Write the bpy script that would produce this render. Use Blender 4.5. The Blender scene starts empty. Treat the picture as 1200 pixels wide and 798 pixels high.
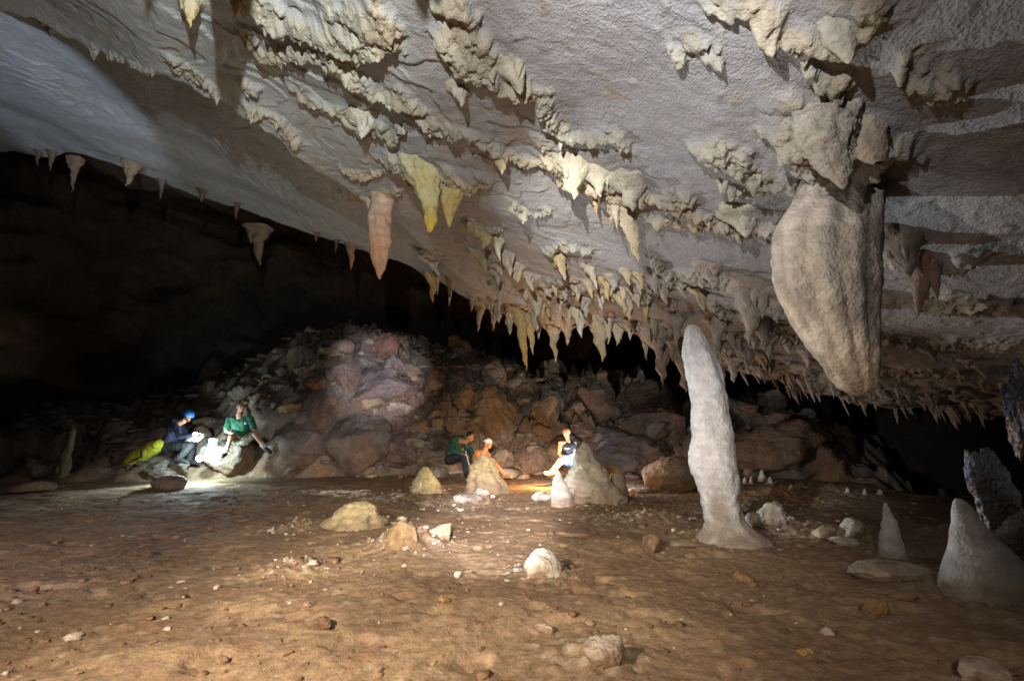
import bpy, bmesh, math, random
import numpy as np
from mathutils import Vector, Matrix
random.seed(7)
RNG = np.random.default_rng(11)
SC = bpy.context.scene
COL = SC.collection

# ------------------------------------------------------------------ noise
def _h(ix, iy, iz, seed):
    h = (ix.astype(np.int64) * 374761393 + iy.astype(np.int64) * 668265263 + iz.astype(np.int64) * 1440662683 + seed * 974711) & 0xFFFFFFFF
    h = ((h ^ (h >> 13)) * 1274126177) & 0xFFFFFFFF
    h = ((h ^ (h >> 16)) * 2246822519) & 0xFFFFFFFF
    return (h ^ (h >> 15)) & 0xFFFFFFFF
def _u(h): return h.astype(np.float64) / 4294967296.0
def pn2(x, y, seed=0):
    x = np.asarray(x, float); y = np.asarray(y, float)
    ix = np.floor(x); iy = np.floor(y); fx = x - ix; fy = y - iy
    u = fx*fx*fx*(fx*(fx*6-15)+10); v = fy*fy*fy*(fy*(fy*6-15)+10)
    z = np.zeros_like(ix)
    def g(a, b):
        t = _u(_h(ix+a, iy+b, z, seed)) * 6.2831853
        return np.cos(t)*(fx-a) + np.sin(t)*(fy-b)
    a = g(0,0)*(1-u)+g(1,0)*u; b = g(0,1)*(1-u)+g(1,1)*u
    return 1.4*(a*(1-v)+b*v)
def fb2(x, y, oct=4, seed=0, gain=.5):
    s = 0; a = 1.0; f = 1.0
    for o in range(oct):
        s = s + a*pn2(x*f+o*17.3, y*f-o*9.1, seed+o*31); a *= gain; f *= 2.03
    return s
def pn3(x, y, z, seed=0):
    ix = np.floor(x); iy = np.floor(y); iz = np.floor(z)
    fx, fy, fz = x-ix, y-iy, z-iz
    s = lambda t: t*t*t*(t*(t*6-15)+10)
    u, v, w = s(fx), s(fy), s(fz)
    def g(a, b, c):
        h = _h(ix+a, iy+b, iz+c, seed)
        gx = ((h & 1023).astype(float)/511.5-1); gy = (((h>>10) & 1023).astype(float)/511.5-1); gz = (((h>>20) & 1023).astype(float)/511.5-1)
        return gx*(fx-a)+gy*(fy-b)+gz*(fz-c)
    def l(a, b, t): return a+(b-a)*t
    x00 = l(g(0,0,0), g(1,0,0), u); x10 = l(g(0,1,0), g(1,1,0), u)
    x01 = l(g(0,0,1), g(1,0,1), u); x11 = l(g(0,1,1), g(1,1,1), u)
    return 1.3*l(l(x00, x10, v), l(x01, x11, v), w)
def fb3(P, sc, oct=4, seed=0, gain=.5):
    s = 0; a = 1.0; f = sc
    for o in range(oct):
        s = s + a*pn3(P[:,0]*f+o*5.7, P[:,1]*f-o*3.3, P[:,2]*f+o*1.9, seed+o*31); a *= gain; f *= 2.03
    return s
def vor2(x, y, seed=0):
    """distance to the nearest jittered cell point"""
    ix = np.floor(x); iy = np.floor(y); best = np.full(np.shape(x), 9.0); z = np.zeros_like(ix)
    for a in (-1,0,1):
        for b in (-1,0,1):
            cx = ix+a+.1+.8*_u(_h(ix+a, iy+b, z, seed)); cy = iy+b+.1+.8*_u(_h(ix+a, iy+b, z, seed+77))
            best = np.minimum(best, (cx-x)**2+(cy-y)**2)
    return np.sqrt(best)
def sst(a, b, x):
    t = np.clip((x-a)/(b-a), 0, 1); return t*t*(3-2*t)

# ------------------------------------------------------------------ camera
F = 567.0; TILT = math.radians(10.0); EYE = 1.2
def ray(px, py):
    a = (px-600)/F; U = (399-py)/F
    return np.array([a, math.cos(TILT)-U*math.sin(TILT), math.sin(TILT)+U*math.cos(TILT)])
def at(px, py, y):
    d = ray(px, py); t = y/d[1]
    return np.array([d[0]*t, y, EYE+d[2]*t])
cam = bpy.data.cameras.new('camera'); cam.sensor_width = 36; cam.lens = F/1200*36
cam.clip_start = .05; cam.clip_end = 200
co = bpy.data.objects.new('camera', cam); COL.objects.link(co)
co.location = (0, 0, EYE); co.rotation_euler = (math.pi/2+TILT, 0, 0); SC.camera = co

# ------------------------------------------------------------------ object helpers
def mesh_np(name, V, Fc, mat=None, cols=None, smooth=True):
    me = bpy.data.meshes.new(name)
    V = np.asarray(V, np.float32); Fc = np.asarray(Fc, np.int32)
    n, k = Fc.shape
    me.vertices.add(len(V)); me.vertices.foreach_set('co', V.ravel())
    me.loops.add(n*k); me.loops.foreach_set('vertex_index', Fc.ravel())
    me.polygons.add(n)
    me.polygons.foreach_set('loop_start', np.arange(0, n*k, k, dtype=np.int32))
    me.polygons.foreach_set('loop_total', np.full(n, k, np.int32))
    if cols is not None:
        at_ = me.attributes.new('Col', 'FLOAT_COLOR', 'POINT')
        c4 = np.ones((len(V), 4), np.float32); c4[:, :3] = np.clip(cols, 0, 1)
        at_.data.foreach_set('color', c4.ravel())
    me.update(calc_edges=True); me.validate()
    if smooth: me.polygons.foreach_set('use_smooth', np.ones(len(me.polygons), bool))
    if mat: me.materials.append(mat)
    return me
def link(name, me, parent=None, label=None, cat=None, group=None, kind=None, loc=None):
    o = bpy.data.objects.new(name, me); COL.objects.link(o)
    if loc is not None: o.location = loc
    if parent is not None: o.parent = parent
    for k, v in (('label', label), ('category', cat), ('group', group), ('kind', kind)):
        if v: o[k] = v
    return o
def recentre(me, base):
    me.transform(Matrix.Translation(-Vector(base)))
def thing(name, V, Fc, mat, cols, label, cat, group=None, base=None):
    base = np.asarray(base if base is not None else V.mean(0))
    me = mesh_np(name, np.asarray(V)-base, Fc, mat, cols)
    return link(name, me, None, label, cat, group, None, tuple(base))
def grid_faces(nu, nv, wrap=False):
    i = np.arange(nu-1)[:, None]; m = nv if wrap else nv-1
    j = np.arange(m)[None, :]; j2 = (j+1) % nv
    a = i*nv+j; b = i*nv+j2; c = (i+1)*nv+j2; d = (i+1)*nv+j
    return np.stack([a, b, c, d], -1).reshape(-1, 4)
def axis(lo, hi, flo, fhi, step, grow=1.07, mx=.5):
    xs = list(np.arange(flo, fhi+1e-9, step))
    s = step; x = xs[-1]; up = []
    while x < hi: s = min(s*grow, mx); x += s; up.append(x)
    s = step; x = xs[0]; dn = []
    while x > lo: s = min(s*grow, mx); x -= s; dn.append(x)
    return np.array(dn[::-1]+xs+up)

# ------------------------------------------------------------------ materials
def nodes(name):
    m = bpy.data.materials.new(name); m.use_nodes = True
    nt = m.node_tree; b = nt.nodes['Principled BSDF']
    return m, nt, b
def rock_mat(name, bumps, rough=.8, tint=.25, tscale=9, spec=.3, sparkle=0):
    """vertex colour = the rock's own colour; noise mottles it; several noise layers as bump"""
    m, nt, b = nodes(name); L = nt.links; N = nt.nodes
    tc = N.new('ShaderNodeTexCoord'); geo = N.new('ShaderNodeNewGeometry')
    at_ = N.new('ShaderNodeAttribute'); at_.attribute_name = 'Col'
    n1 = N.new('ShaderNodeTexNoise'); n1.inputs['Scale'].default_value = tscale; n1.inputs['Detail'].default_value = 8; n1.inputs['Roughness'].default_value = .65
    L.new(geo.outputs['Position'], n1.inputs['Vector'])
    mr = N.new('ShaderNodeMapRange'); mr.inputs[1].default_value = .3; mr.inputs[2].default_value = .7
    mr.inputs[3].default_value = 1-tint; mr.inputs[4].default_value = 1+tint
    L.new(n1.outputs['Fac'], mr.inputs[0])
    mx = N.new('ShaderNodeVectorMath'); mx.operation = 'SCALE'
    L.new(at_.outputs['Color'], mx.inputs[0]); L.new(mr.outputs[0], mx.inputs['Scale'])
    L.new(mx.outputs[0], b.inputs['Base Color'])
    rr = N.new('ShaderNodeMapRange'); rr.inputs[1].default_value = .35; rr.inputs[2].default_value = .65
    rr.inputs[3].default_value = rough-.18; rr.inputs[4].default_value = min(1, rough+.15)
    n2 = N.new('ShaderNodeTexNoise'); n2.inputs['Scale'].default_value = 3; n2.inputs['Detail'].default_value = 5
    L.new(geo.outputs['Position'], n2.inputs['Vector']); L.new(n2.outputs['Fac'], rr.inputs[0]); L.new(rr.outputs[0], b.inputs['Roughness'])
    b.inputs['Specular IOR Level'].default_value = spec
    prev = None
    for kind, sc, st, dist in bumps:
        if kind == 'v':
            t = N.new('ShaderNodeTexVoronoi'); t.inputs['Scale'].default_value = sc; out = t.outputs['Distance']
        else:
            t = N.new('ShaderNodeTexNoise'); t.inputs['Scale'].default_value = sc; t.inputs['Detail'].default_value = 6; t.inputs['Roughness'].default_value = .6; out = t.outputs['Fac']
        if kind == 's':   # stretched ripple
            mp = N.new('ShaderNodeMapping'); mp.inputs['Scale'].default_value = (.35, 1, 1); mp.inputs['Rotation'].default_value = (0, 0, .55)
            L.new(geo.outputs['Position'], mp.inputs['Vector']); L.new(mp.outputs[0], t.inputs['Vector'])
        else: L.new(geo.outputs['Position'], t.inputs['Vector'])
        bp = N.new('ShaderNodeBump'); bp.inputs['Strength'].default_value = st; bp.inputs['Distance'].default_value = dist
        L.new(out, bp.inputs['Height'])
        if prev: L.new(prev.outputs[0], bp.inputs['Normal'])
        prev = bp
    if prev: L.new(prev.outputs[0], b.inputs['Normal'])
    return m
def plain(name, col, rough=.7, noise=.12, scale=25, bump=.2, emit=None, metal=0):
    m, nt, b = nodes(name); L = nt.links; N = nt.nodes
    geo = N.new('ShaderNodeNewGeometry')
    n = N.new('ShaderNodeTexNoise'); n.inputs['Scale'].default_value = scale; n.inputs['Detail'].default_value = 5
    L.new(geo.outputs['Position'], n.inputs['Vector'])
    cr = N.new('ShaderNodeMix'); cr.data_type = 'RGBA'
    cr.inputs[6].default_value = tuple(c*(1-noise) for c in col)+(1,); cr.inputs[7].default_value = tuple(min(1, c*(1+noise)) for c in col)+(1,)
    L.new(n.outputs['Fac'], cr.inputs[0]); L.new(cr.outputs[2], b.inputs['Base Color'])
    b.inputs['Roughness'].default_value = rough; b.inputs['Metallic'].default_value = metal
    bp = N.new('ShaderNodeBump'); bp.inputs['Strength'].default_value = bump; bp.inputs['Distance'].default_value = .01
    L.new(n.outputs['Fac'], bp.inputs['Height']); L.new(bp.outputs[0], b.inputs['Normal'])
    if emit:
        b.inputs['Emission Color'].default_value = tuple(emit[:3])+(1,); b.inputs['Emission Strength'].default_value = emit[3]
    return m
M_CEIL = rock_mat('limestone_ceiling', [('s', 9, .6, .03), ('n', 34, .75, .014), ('v', 60, .5, .010), ('n', 130, .7, .006)], rough=.78, tint=.14, tscale=7)
M_MUD = rock_mat('cave_mud', [('n', 14, .45, .025), ('n', 48, .6, .011), ('v', 38, .35, .008), ('n', 130, .7, .006)], rough=.95, tint=.35, tscale=16, spec=.06)
M_CALC = rock_mat('calcite', [('n', 16, .6, .025), ('v', 42, .5, .014), ('n', 95, .8, .010)], rough=.7, tint=.2, tscale=14)
M_ROCK = rock_mat('talus_rock', [('n', 5, .8, .08), ('n', 20, .9, .035), ('n', 70, .8, .010)], rough=.8, tint=.3, tscale=5)
M_WET = rock_mat('wet_rock', [('n', 12, .8, .05), ('v', 30, .8, .03), ('n', 90, .8, .01)], rough=.35, tint=.3, tscale=8, spec=.8)

# ------------------------------------------------------------------ cave ceiling height
HX = [-22, -15, -10, -5, -2, 0, 2, 4, 6, 9, 12, 16]
HZ = [7.2, 5.9, 4.9, 3.75, 3.05, 2.4, 1.62, 1.0, .55, .2, .0, -.1]
def smooth_interp(x):
    return sum(np.interp(x+o, HX, HZ) for o in (-.9, -.45, 0, .45, .9))/5
def h0(x, y):
    z = EYE+smooth_interp(x)
    z = z + .13*pn2(x*.45+3, y*.45, 5) + .07*pn2(x*1.1, y*1.1, 6)
    u = x/np.maximum(y, .3)
    # the right-hand side comes down to the floor as a rough wall
    w = x-(1.03*y+.25)
    z = z - np.where(y > 3.4, np.clip(w, 0, 2)*1.5*sst(3.4, 4.6, y), 0)
    return z
def march(f, px, py, tmax=30, up=True):
    d = ray(px, py); t = np.linspace(.8, tmax, 3000)
    x, y, z = d[0]*t, d[1]*t, EYE+d[2]*t
    hit = (z >= f(x, y)) if up else (z <= f(x, y))
    i = np.argmax(hit) if hit.any() else len(t)-1
    return np.array([x[i], y[i], z[i]])
def curve_u(f, pts):
    us, ys = [], []
    for p in pts:
        h = march(f, *p); us.append(h[0]/h[1]); ys.append(h[1])
    o = np.argsort(us); return np.array(us)[o], np.array(ys)[o]
E1 = [(-160,-60),(-60,-22),(0,5),(40,18),(110,60),(183,85),(257,112),(300,145),(350,185),(400,217),(440,240),(470,262),(500,292),(540,325),(575,352)]
E1u, E1y = curve_u(h0, E1)
def h1(x, y):
    u = x/np.maximum(y, .3); z = h0(x, y)
    e = np.interp(u, E1u, E1y, right=99)
    e = np.where(u > E1u[-1], 99, e)
    b = y-e+.10*pn2(x*2.2, y*2.2, 9)+.05*pn2(x*6, y*6, 10)
    fade = sst(-.02, -.25, u)
    z = z + .46*sst(0, .12, b)*fade + .20*sst(.75, .85, b+.15*pn2(x*1.3, y*1.3, 12))*fade
    return z
LIP = [(-160,150),(-60,165),(0,178),(93,179),(160,200),(220,225),(333,262),(400,285),(450,300),(500,325),(560,354),(600,368),(650,378),(700,381),(750,388),(800,408),(850,430),(900,440),(950,455),(1000,468),(1050,475),(1100,478),(1150,482),(1190,489),(1300,497)]
Lu, Ly = curve_u(h1, LIP)
Ly = np.clip(Ly, 5, 12.5)
def beyond(x, y):
    u = x/np.maximum(y, .3)
    return y-np.interp(u, Lu, Ly)
def h2(x, y):
    b = beyond(x, y)+.07*pn2(x*2.5, y*2.5, 21)
    z = h1(x, y)
    roof = 9.0+1.2*pn2(x*.2, y*.2, 30)-.02*x
    k = sst(0, 1.3, b)
    return z*(1-k)+np.maximum(roof, z+1)*k

# crust lines of knobbly flowstone, given as polylines on the ceiling; (width, drop)
CR = [
 ([(300,0),(325,12),(352,22),(385,30),(425,28),(448,22)], .20, .10),
 ([(380,45),(396,72),(415,90),(450,105),(478,120),(505,142),(535,150)], .16, .07),
 ([(392,30),(410,48),(440,40)], .22, .10),
 ([(295,45),(312,62),(345,58),(378,66)], .09, .05),
 ([(286,98),(300,104)], .08, .05),
 ([(350,105),(372,118),(395,125),(424,150),(445,148),(462,158),(476,140)], .08, .06),
 ([(290,125),(320,132),(348,170)], .11, .06),
 ([(545,152),(560,158),(588,172),(612,180),(642,186)], .12, .06),
 ([(522,40),(540,62),(562,76)], .20, .08),
 ([(548,58),(580,84),(604,102),(616,96)], .15, .09),
 ([(616,92),(632,112),(645,136),(655,150),(690,158),(712,152),(735,168)], .11, .06),
 ([(508,2),(540,4),(552,20),(562,36)], .07, .05),
 ([(645,180),(665,205),(690,212),(715,222),(740,235),(760,228),(798,232)], .15, .09),
 ([(768,255),(800,258),(830,262),(848,258)], .10, .06),
 ([(795,236),(830,252),(852,256),(872,270),(905,262)], .12, .07),
 ([(466,192),(482,200),(512,205),(556,215)], .22, .10),
 ([(402,225),(424,232),(444,228),(470,222)], .12, .06),
 ([(400,195),(430,206),(462,195)], .06, .04),
 ([(560,262),(590,268)], .12, .06),
 ([(890,10),(905,30),(940,45),(985,40)], .18, .10),
 ([(930,60),(965,80),(985,95)], .12, .05),
 ([(926,150),(950,172),(985,185),(1025,178)], .26, .13),
 ([(828,174),(850,180),(872,205),(912,212)], .10, .05),
 ([(850,212),(870,228),(888,212)], .10, .05),
 ([(1060,72),(1090,85),(1120,96)], .08, .03),
 ([(640,292),(670,286),(690,292)], .08, .05),
 ([(600,235),(620,250),(640,246)], .05, .03),
 ([(575,296),(600,312),(640,330),(665,326)], .12, .06),
 ([(640,345),(690,330),(715,345),(750,350),(775,335)], .14, .07),
 ([(765,300),(790,325),(820,320),(850,328),(880,340),(905,345)], .16, .08),
 ([(840,360),(870,372),(900,390),(930,400)], .2, .08),
 ([(60,33),(110,60),(150,72),(185,86)], .07, .05),
 ([(200,70),(235,88),(258,112)], .07, .04),
 ([(1040,300),(1080,305),(1130,300)], .14, .07),
 ([(1040,350),(1090,352),(1170,352)], .14, .07),
 ([(1030,395),(1080,398),(1170,400)], .16, .07),
 ([(1030,430),(1100,432),(1170,440)], .2, .08),
 ([(790,60),(812,45)], .04, .02), ([(818,60),(835,68)], .04, .02),
]
CRW = []
for pts, w, dr in CR:
    P = np.array([march(h1, *p)[:2] for p in pts])
    Q = []
    for a, b in zip(P[:-1], P[1:]):
        for k in range(6): Q.append(a+(b-a)*k/6)
    Q.append(P[-1]); CRW.append((np.array(Q), w, dr))
def crust(x, y):
    """(drop in metres, colour mask) of the flowstone crust"""
    x = np.asarray(x, float); y = np.asarray(y, float); sh = x.shape
    x = x.ravel(); y = y.ravel(); n = len(x)
    wx = x+.07*pn2(x*4, y*4, 41)+.05*pn2(x*10, y*10, 42)+.02*pn2(x*24, y*24, 46); wy = y+.07*pn2(x*4, y*4, 43)+.05*pn2(x*10, y*10, 44)+.02*pn2(x*24, y*24, 47)
    drop = np.zeros(n); mask = np.zeros(n)
    for Q, w, dr in CRW:
        lo = Q.min(0)-w*2.2; hi = Q.max(0)+w*2.2
        s = np.where((x > lo[0]) & (x < hi[0]) & (y > lo[1]) & (y < hi[1]))[0]
        if not len(s): continue
        best = np.full(len(s), 1e9); sg = np.zeros(len(s))
        for q in Q:
            dx = wx[s]-q[0]; dy = wy[s]-q[1]; d = dx*dx+dy*dy
            aw = np.array([q[0]*.6, q[1]]); aw /= np.linalg.norm(aw)
            m = d < best; best = np.where(m, d, best); sg = np.where(m, dx*aw[0]+dy*aw[1], sg)
        d = np.sqrt(best)
        ww = np.maximum(.03, w*(.95+1.1*pn2(x[s]*2.6, y[s]*2.6, 45)))
        near = np.clip(1-d/(ww*1.3), 0, 1)**1.4; far = sst(1, .55, d/(ww*.25+.025))
        k = np.where(sg > 0, far, near)
        drop[s] = np.maximum(drop[s], np.minimum(dr, ww*.9)*.9*k); mask[s] = np.maximum(mask[s], sst(.12, .5, k+.35*pn2(x[s]*7, y[s]*7, 48)))
    return drop.reshape(sh), mask.reshape(sh)
def ceil_full(x, y, detail=True):
    b = beyond(x, y); near = sst(.6, -.1, b)
    z = h2(x, y)
    drop, mask = crust(x, y)
    # bedding terraces: contour steps of a slow field
    g = 3.2*fb2(x*.55+9, y*.75, 4, 51)+.5*x*.35
    fr = g-np.floor(g); ter = np.floor(g)+sst(.0, .09, fr)
    amp = .022*sst(-.3, .4, pn2(x*.35, y*.35, 52))*sst(1.5, -1.5, x)+.007
    z = z - near*amp*(g-ter)*-1.0
    pop = (.45-vor2(x*12+.8*pn2(x*7, y*7, 67), y*15, 61))*.034+(.45-vor2(x*24, y*26, 62))*.040+.035*fb2(x*7, y*7, 3, 68)
    dens = sst(7.2, 9.0, y+.25*x)*sst(-2.0, .5, x)      # crusty far right part
    mask2 = np.maximum(mask, .75*dens*sst(-.3, .3, pn2(x*1.7, y*1.7, 63)))
    z = z - near*(drop + mask2*(pop+.02) + dens*.12*np.abs(fb2(x*1.6, y*3.2, 4, 64)))
    z = z - near*(.008*fb2(x*2.2+y, y*3, 4, 65)+.004*fb2(x*14, y*14, 3, 66))
    return z, mask2
xs = axis(-24, 16, -4.2, 5.0, .013, 1.012, .45); ys = axis(-3, 27, 1.4, 6.2, .013, 1.012, .45)
X, Y = np.meshgrid(xs, ys, indexing='ij')
Z, MK = ceil_full(X.ravel(), Y.ravel())
V = np.stack([X.ravel(), Y.ravel(), Z], 1)
dd, _ = crust(V[:,0], V[:,1])
aw = np.stack([V[:,0]*.6, np.maximum(V[:,1], .5)], 1); aw /= np.linalg.norm(aw, axis=1)[:, None]
V[:, :2] += aw*(dd*.55)[:, None]      # the crust hangs over on its far side
n1 = fb2(V[:,0]*.8, V[:,1]*.8, 4, 71); n2 = fb2(V[:,0]*2.6, V[:,1]*2.6, 4, 72)
grey = np.array([.362, .353, .354]); warm = np.array([.37, .33, .27]); cream = np.array([.46, .435, .35]); ochre = np.array([.42, .28, .12]); pale = np.array([.40, .43, .43])
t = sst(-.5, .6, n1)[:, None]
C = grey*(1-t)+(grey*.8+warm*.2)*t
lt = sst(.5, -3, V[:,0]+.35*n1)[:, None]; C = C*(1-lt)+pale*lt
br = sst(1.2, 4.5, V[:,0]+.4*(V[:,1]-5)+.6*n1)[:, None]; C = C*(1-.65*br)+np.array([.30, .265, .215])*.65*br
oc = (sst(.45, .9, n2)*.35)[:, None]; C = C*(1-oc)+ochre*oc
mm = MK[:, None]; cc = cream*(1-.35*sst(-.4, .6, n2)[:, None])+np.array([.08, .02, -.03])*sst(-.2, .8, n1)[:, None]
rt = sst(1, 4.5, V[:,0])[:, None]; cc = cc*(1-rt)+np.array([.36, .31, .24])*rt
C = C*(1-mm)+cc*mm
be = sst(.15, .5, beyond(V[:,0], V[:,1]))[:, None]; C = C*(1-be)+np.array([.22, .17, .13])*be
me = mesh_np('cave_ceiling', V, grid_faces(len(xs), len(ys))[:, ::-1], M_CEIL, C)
link('cave_ceiling', me, kind='structure')
def ceil_hit(px, py): return march(h1, px, py)
# ------------------------------------------------------------------ ground and talus slope
TP = [-250, -100, 0, 150, 230, 300, 360, 430, 500, 560, 650, 750, 850, 950, 1020, 1060, 1200, 1400]
TY = [10, 10.2, 10.5, 11.0, 11.6, 11.9, 11.9, 12.0, 12.3, 12.7, 12.9, 12.6, 12.0, 11.0, 9.6, 9, 9, 9]
TH = [2.0, 2.0, 2.2, 2.6, 3.2, 3.7, 4.6, 5.0, 4.6, 4.2, 3.6, 3.2, 2.4, 1.6, .2, -.9, -.9, -.9]
TL = [4, 4, 4, 4, 3.5, 2.0, 1.8, 2.0, 2.6, 2.8, 3, 3, 3, 3, 2, 1.2, 1.2, 1.2]
TU = [(p-600)/F for p in TP]
MOUNDS = [  # pixel foot (x, y), width m, height m
 (420, 612, .45, .16), (478, 640, .5, .20), (345, 668, .32, .06), (352, 618, .3, .06), (637, 672, .35, .05), (690, 588, .8, .16),
 (570, 575, .5, .12), (498, 575, .45, .10), (845, 632, .55, .10), (930, 625, .6, .10), (1000, 640, .7, .12), (1145, 690, .6, .06), (760, 610, .7, .10), (560, 590, .6, .08), (700, 775, .3, .05), (950, 580, 1.6, .22), (870, 600, 1.0, .12)]
def g0(x, y):
    u = x/np.maximum(y, .5)
    yf = np.interp(u, TU, TY); hs = np.interp(u, TU, TH); ln = np.interp(u, TU, TL)
    d = np.maximum(y-yf+.35*pn2(x*.9, y*.9, 81), 0)
    rise = hs*(1-np.exp(-d/ln))
    z = .05*pn2(x*.5, y*.5, 82)*sst(1, 3, y)
    k = sst(0, .6, d)
    z = z + rise + k*(.26*fb2(x*.9, y*.9, 4, 83)*np.where(hs > 0, 1, .2))
    return z
MB = []
for px, py, w, h in MOUNDS:
    p = march(g0, px, py, up=False); MB.append((p[0], p[1], w, h))
def g1(x, y):
    z = g0(x, y)
    for mx_, my_, w, h in MB:
        d2 = ((x-mx_)**2+(y-my_)**2)/(w*w)
        z = z + h*np.exp(-d2*2.2)
    return z
def blocks(x, y, seed):
    """tilted broken facets: each cell of a jittered lattice is a plane of its own"""
    ix = np.floor(x); iy = np.floor(y); best = np.full(np.shape(x), 9.0); out = np.zeros(np.shape(x)); z = np.zeros_like(ix)
    for a in (-1,0,1):
        for b in (-1,0,1):
            i, j = ix+a, iy+b
            cx = i+.1+.8*_u(_h(i, j, z, seed)); cy = j+.1+.8*_u(_h(i, j, z, seed+77)); d = (cx-x)**2+(cy-y)**2
            hh = _u(_h(i, j, z, seed+5))-.5+(x-cx)*1.3*(_u(_h(i, j, z, seed+6))-.5)+(y-cy)*1.6*(_u(_h(i, j, z, seed+7))-.3)
            m = d < best; out = np.where(m, hh, out); best = np.where(m, d, best)
    return out
def gfull(x, y):
    z = g1(x, y)
    z = z + .022*fb2(x*1.8, y*1.8, 5, 91)*sst(14, 10, y)
    z = z + .015*np.maximum(fb2(x*5, y*5, 4, 92)-.1, 0)+.006*fb2(x*15, y*15, 3, 98)-.03*sst(.35, .7, fb2(x*2.2, y*2.2, 3, 87))
    m = np.zeros_like(z)
    for mx_, my_, w, h in MB:
        m = np.maximum(m, np.exp(-(((x-mx_)**2+(y-my_)**2)/(w*w))*1.5))
    z = z + m*(.5-vor2(x*11, y*11, 93))*.06 + m*.03*fb2(x*9, y*9, 3, 94)
    u = x/np.maximum(y, .5)
    d = np.maximum(y-np.interp(u, TU, TY), 0); k = sst(0, .8, d)
    wx = x+.12*pn2(x*2, y*2, 88); wy = y+.12*pn2(x*2, y*2, 89)
    bank = sst(290, 320, 600+F*u)*sst(510, 470, 600+F*u)*sst(2.2, 1.2, d)
    z = z + k*(1-.75*bank)*(.42*blocks(wx*.9, wy*1.1, 95) + .26*blocks(wx*2.1, wy*2.4, 96) + .10*blocks(wx*5, wy*5, 97)) + k*bank*(.12*np.abs(fb2(x*3, y*3+z*4, 4, 99))+.05*fb2(x*9, y*9, 3, 90))
    return z, m, k
xs = axis(-26, 18, -3.6, 4.2, .02, 1.010, .35); ys = axis(-4, 27, 1.5, 7.0, .02, 1.0065, .35)
X, Y = np.meshgrid(xs, ys, indexing='ij'); x = X.ravel(); y = Y.ravel()
Z, m, k = gfull(x, y)
a = fb2(x*.7, y*.7, 4, 101); b_ = fb2(x*3, y*3, 4, 102); c_ = fb2(x*12, y*12, 3, 103)
brown = np.array([.30, .215, .14]); dark = np.array([.215, .15, .10]); ochre2 = np.array([.37, .27, .16]); paleg = np.array([.42, .38, .31]); red = np.array([.24, .145, .09])
t = sst(-.6, .6, a)[:, None]; C = brown*(1-t)+dark*t
t = (sst(.1, .7, b_)*.6)[:, None]; C = C*(1-t)+ochre2*t
t = (sst(.2, .8, -b_)*.5)[:, None]; C = C*(1-t)+red*t
t = (sst(.55, .75, c_)*.5+m*sst(.0, .4, c_)*.7)[:, None]; C = C*(1-t)+paleg*t
rs = np.array([.21, .172, .145])*(1+.35*b_[:, None]); t = k[:, None]*.85; C = C*(1-t)+rs*t
me = mesh_np('ground', np.stack([x, y, Z], 1), grid_faces(len(xs), len(ys)), M_MUD, C)
link('ground', me, kind='structure')
def gz(x, y): return float(gfull(np.array([x]), np.array([y]))[0][0])
def ghit(px, py): return march(lambda a, b: gfull(a, b)[0], px, py, up=False)

# far chamber wall: one rough sheet round the back
aa = np.linspace(math.radians(-100), math.radians(100), 320); zz = np.linspace(-3, 13, 110)
A, H = np.meshgrid(aa, zz, indexing='ij'); A = A.ravel(); H = H.ravel()
P = np.stack([A*20, H, H*0], 1)
R = 21.5+1.8*pn2(A*6, H*.35, 111)+.7*fb2(A*14, H*1.1, 5, 112)-.25*np.abs(H-3)
tt = sst(-.5, -1.1, A); R = R-tt*(4.5*sst(2.4, 3.0, H+.35*(A+.9)*10)*sst(9, 3, H))
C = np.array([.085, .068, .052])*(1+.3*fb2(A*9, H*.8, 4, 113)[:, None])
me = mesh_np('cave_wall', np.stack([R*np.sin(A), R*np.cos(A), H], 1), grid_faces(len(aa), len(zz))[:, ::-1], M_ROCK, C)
link('cave_wall', me, kind='structure')

# ------------------------------------------------------------------ dripstone builders
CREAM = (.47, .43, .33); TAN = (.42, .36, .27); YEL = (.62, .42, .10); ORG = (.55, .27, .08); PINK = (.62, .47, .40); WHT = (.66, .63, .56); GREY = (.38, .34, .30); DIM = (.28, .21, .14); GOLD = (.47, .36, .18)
def interp_rows(S, n):
    S = np.asarray(S, float); t = np.concatenate([[0], np.cumsum(np.linalg.norm(np.diff(S[:, :3], axis=0), axis=1))])
    q = np.linspace(0, t[-1], n)
    out = np.stack([np.interp(q, t, S[:, i]) for i in range(S.shape[1])], 1)
    w = max(1, n//(len(S)*3))
    if w > 1:
        ker = np.ones(w)/w
        pad = np.pad(out, ((w//2, w-1-w//2), (0, 0)), mode='edge')
        sm = np.stack([np.convolve(pad[:, i], ker, 'valid') for i in range(out.shape[1])], 1)
        sm[0] = out[0]; sm[-1] = out[-1]; out = sm
    return out
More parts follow.
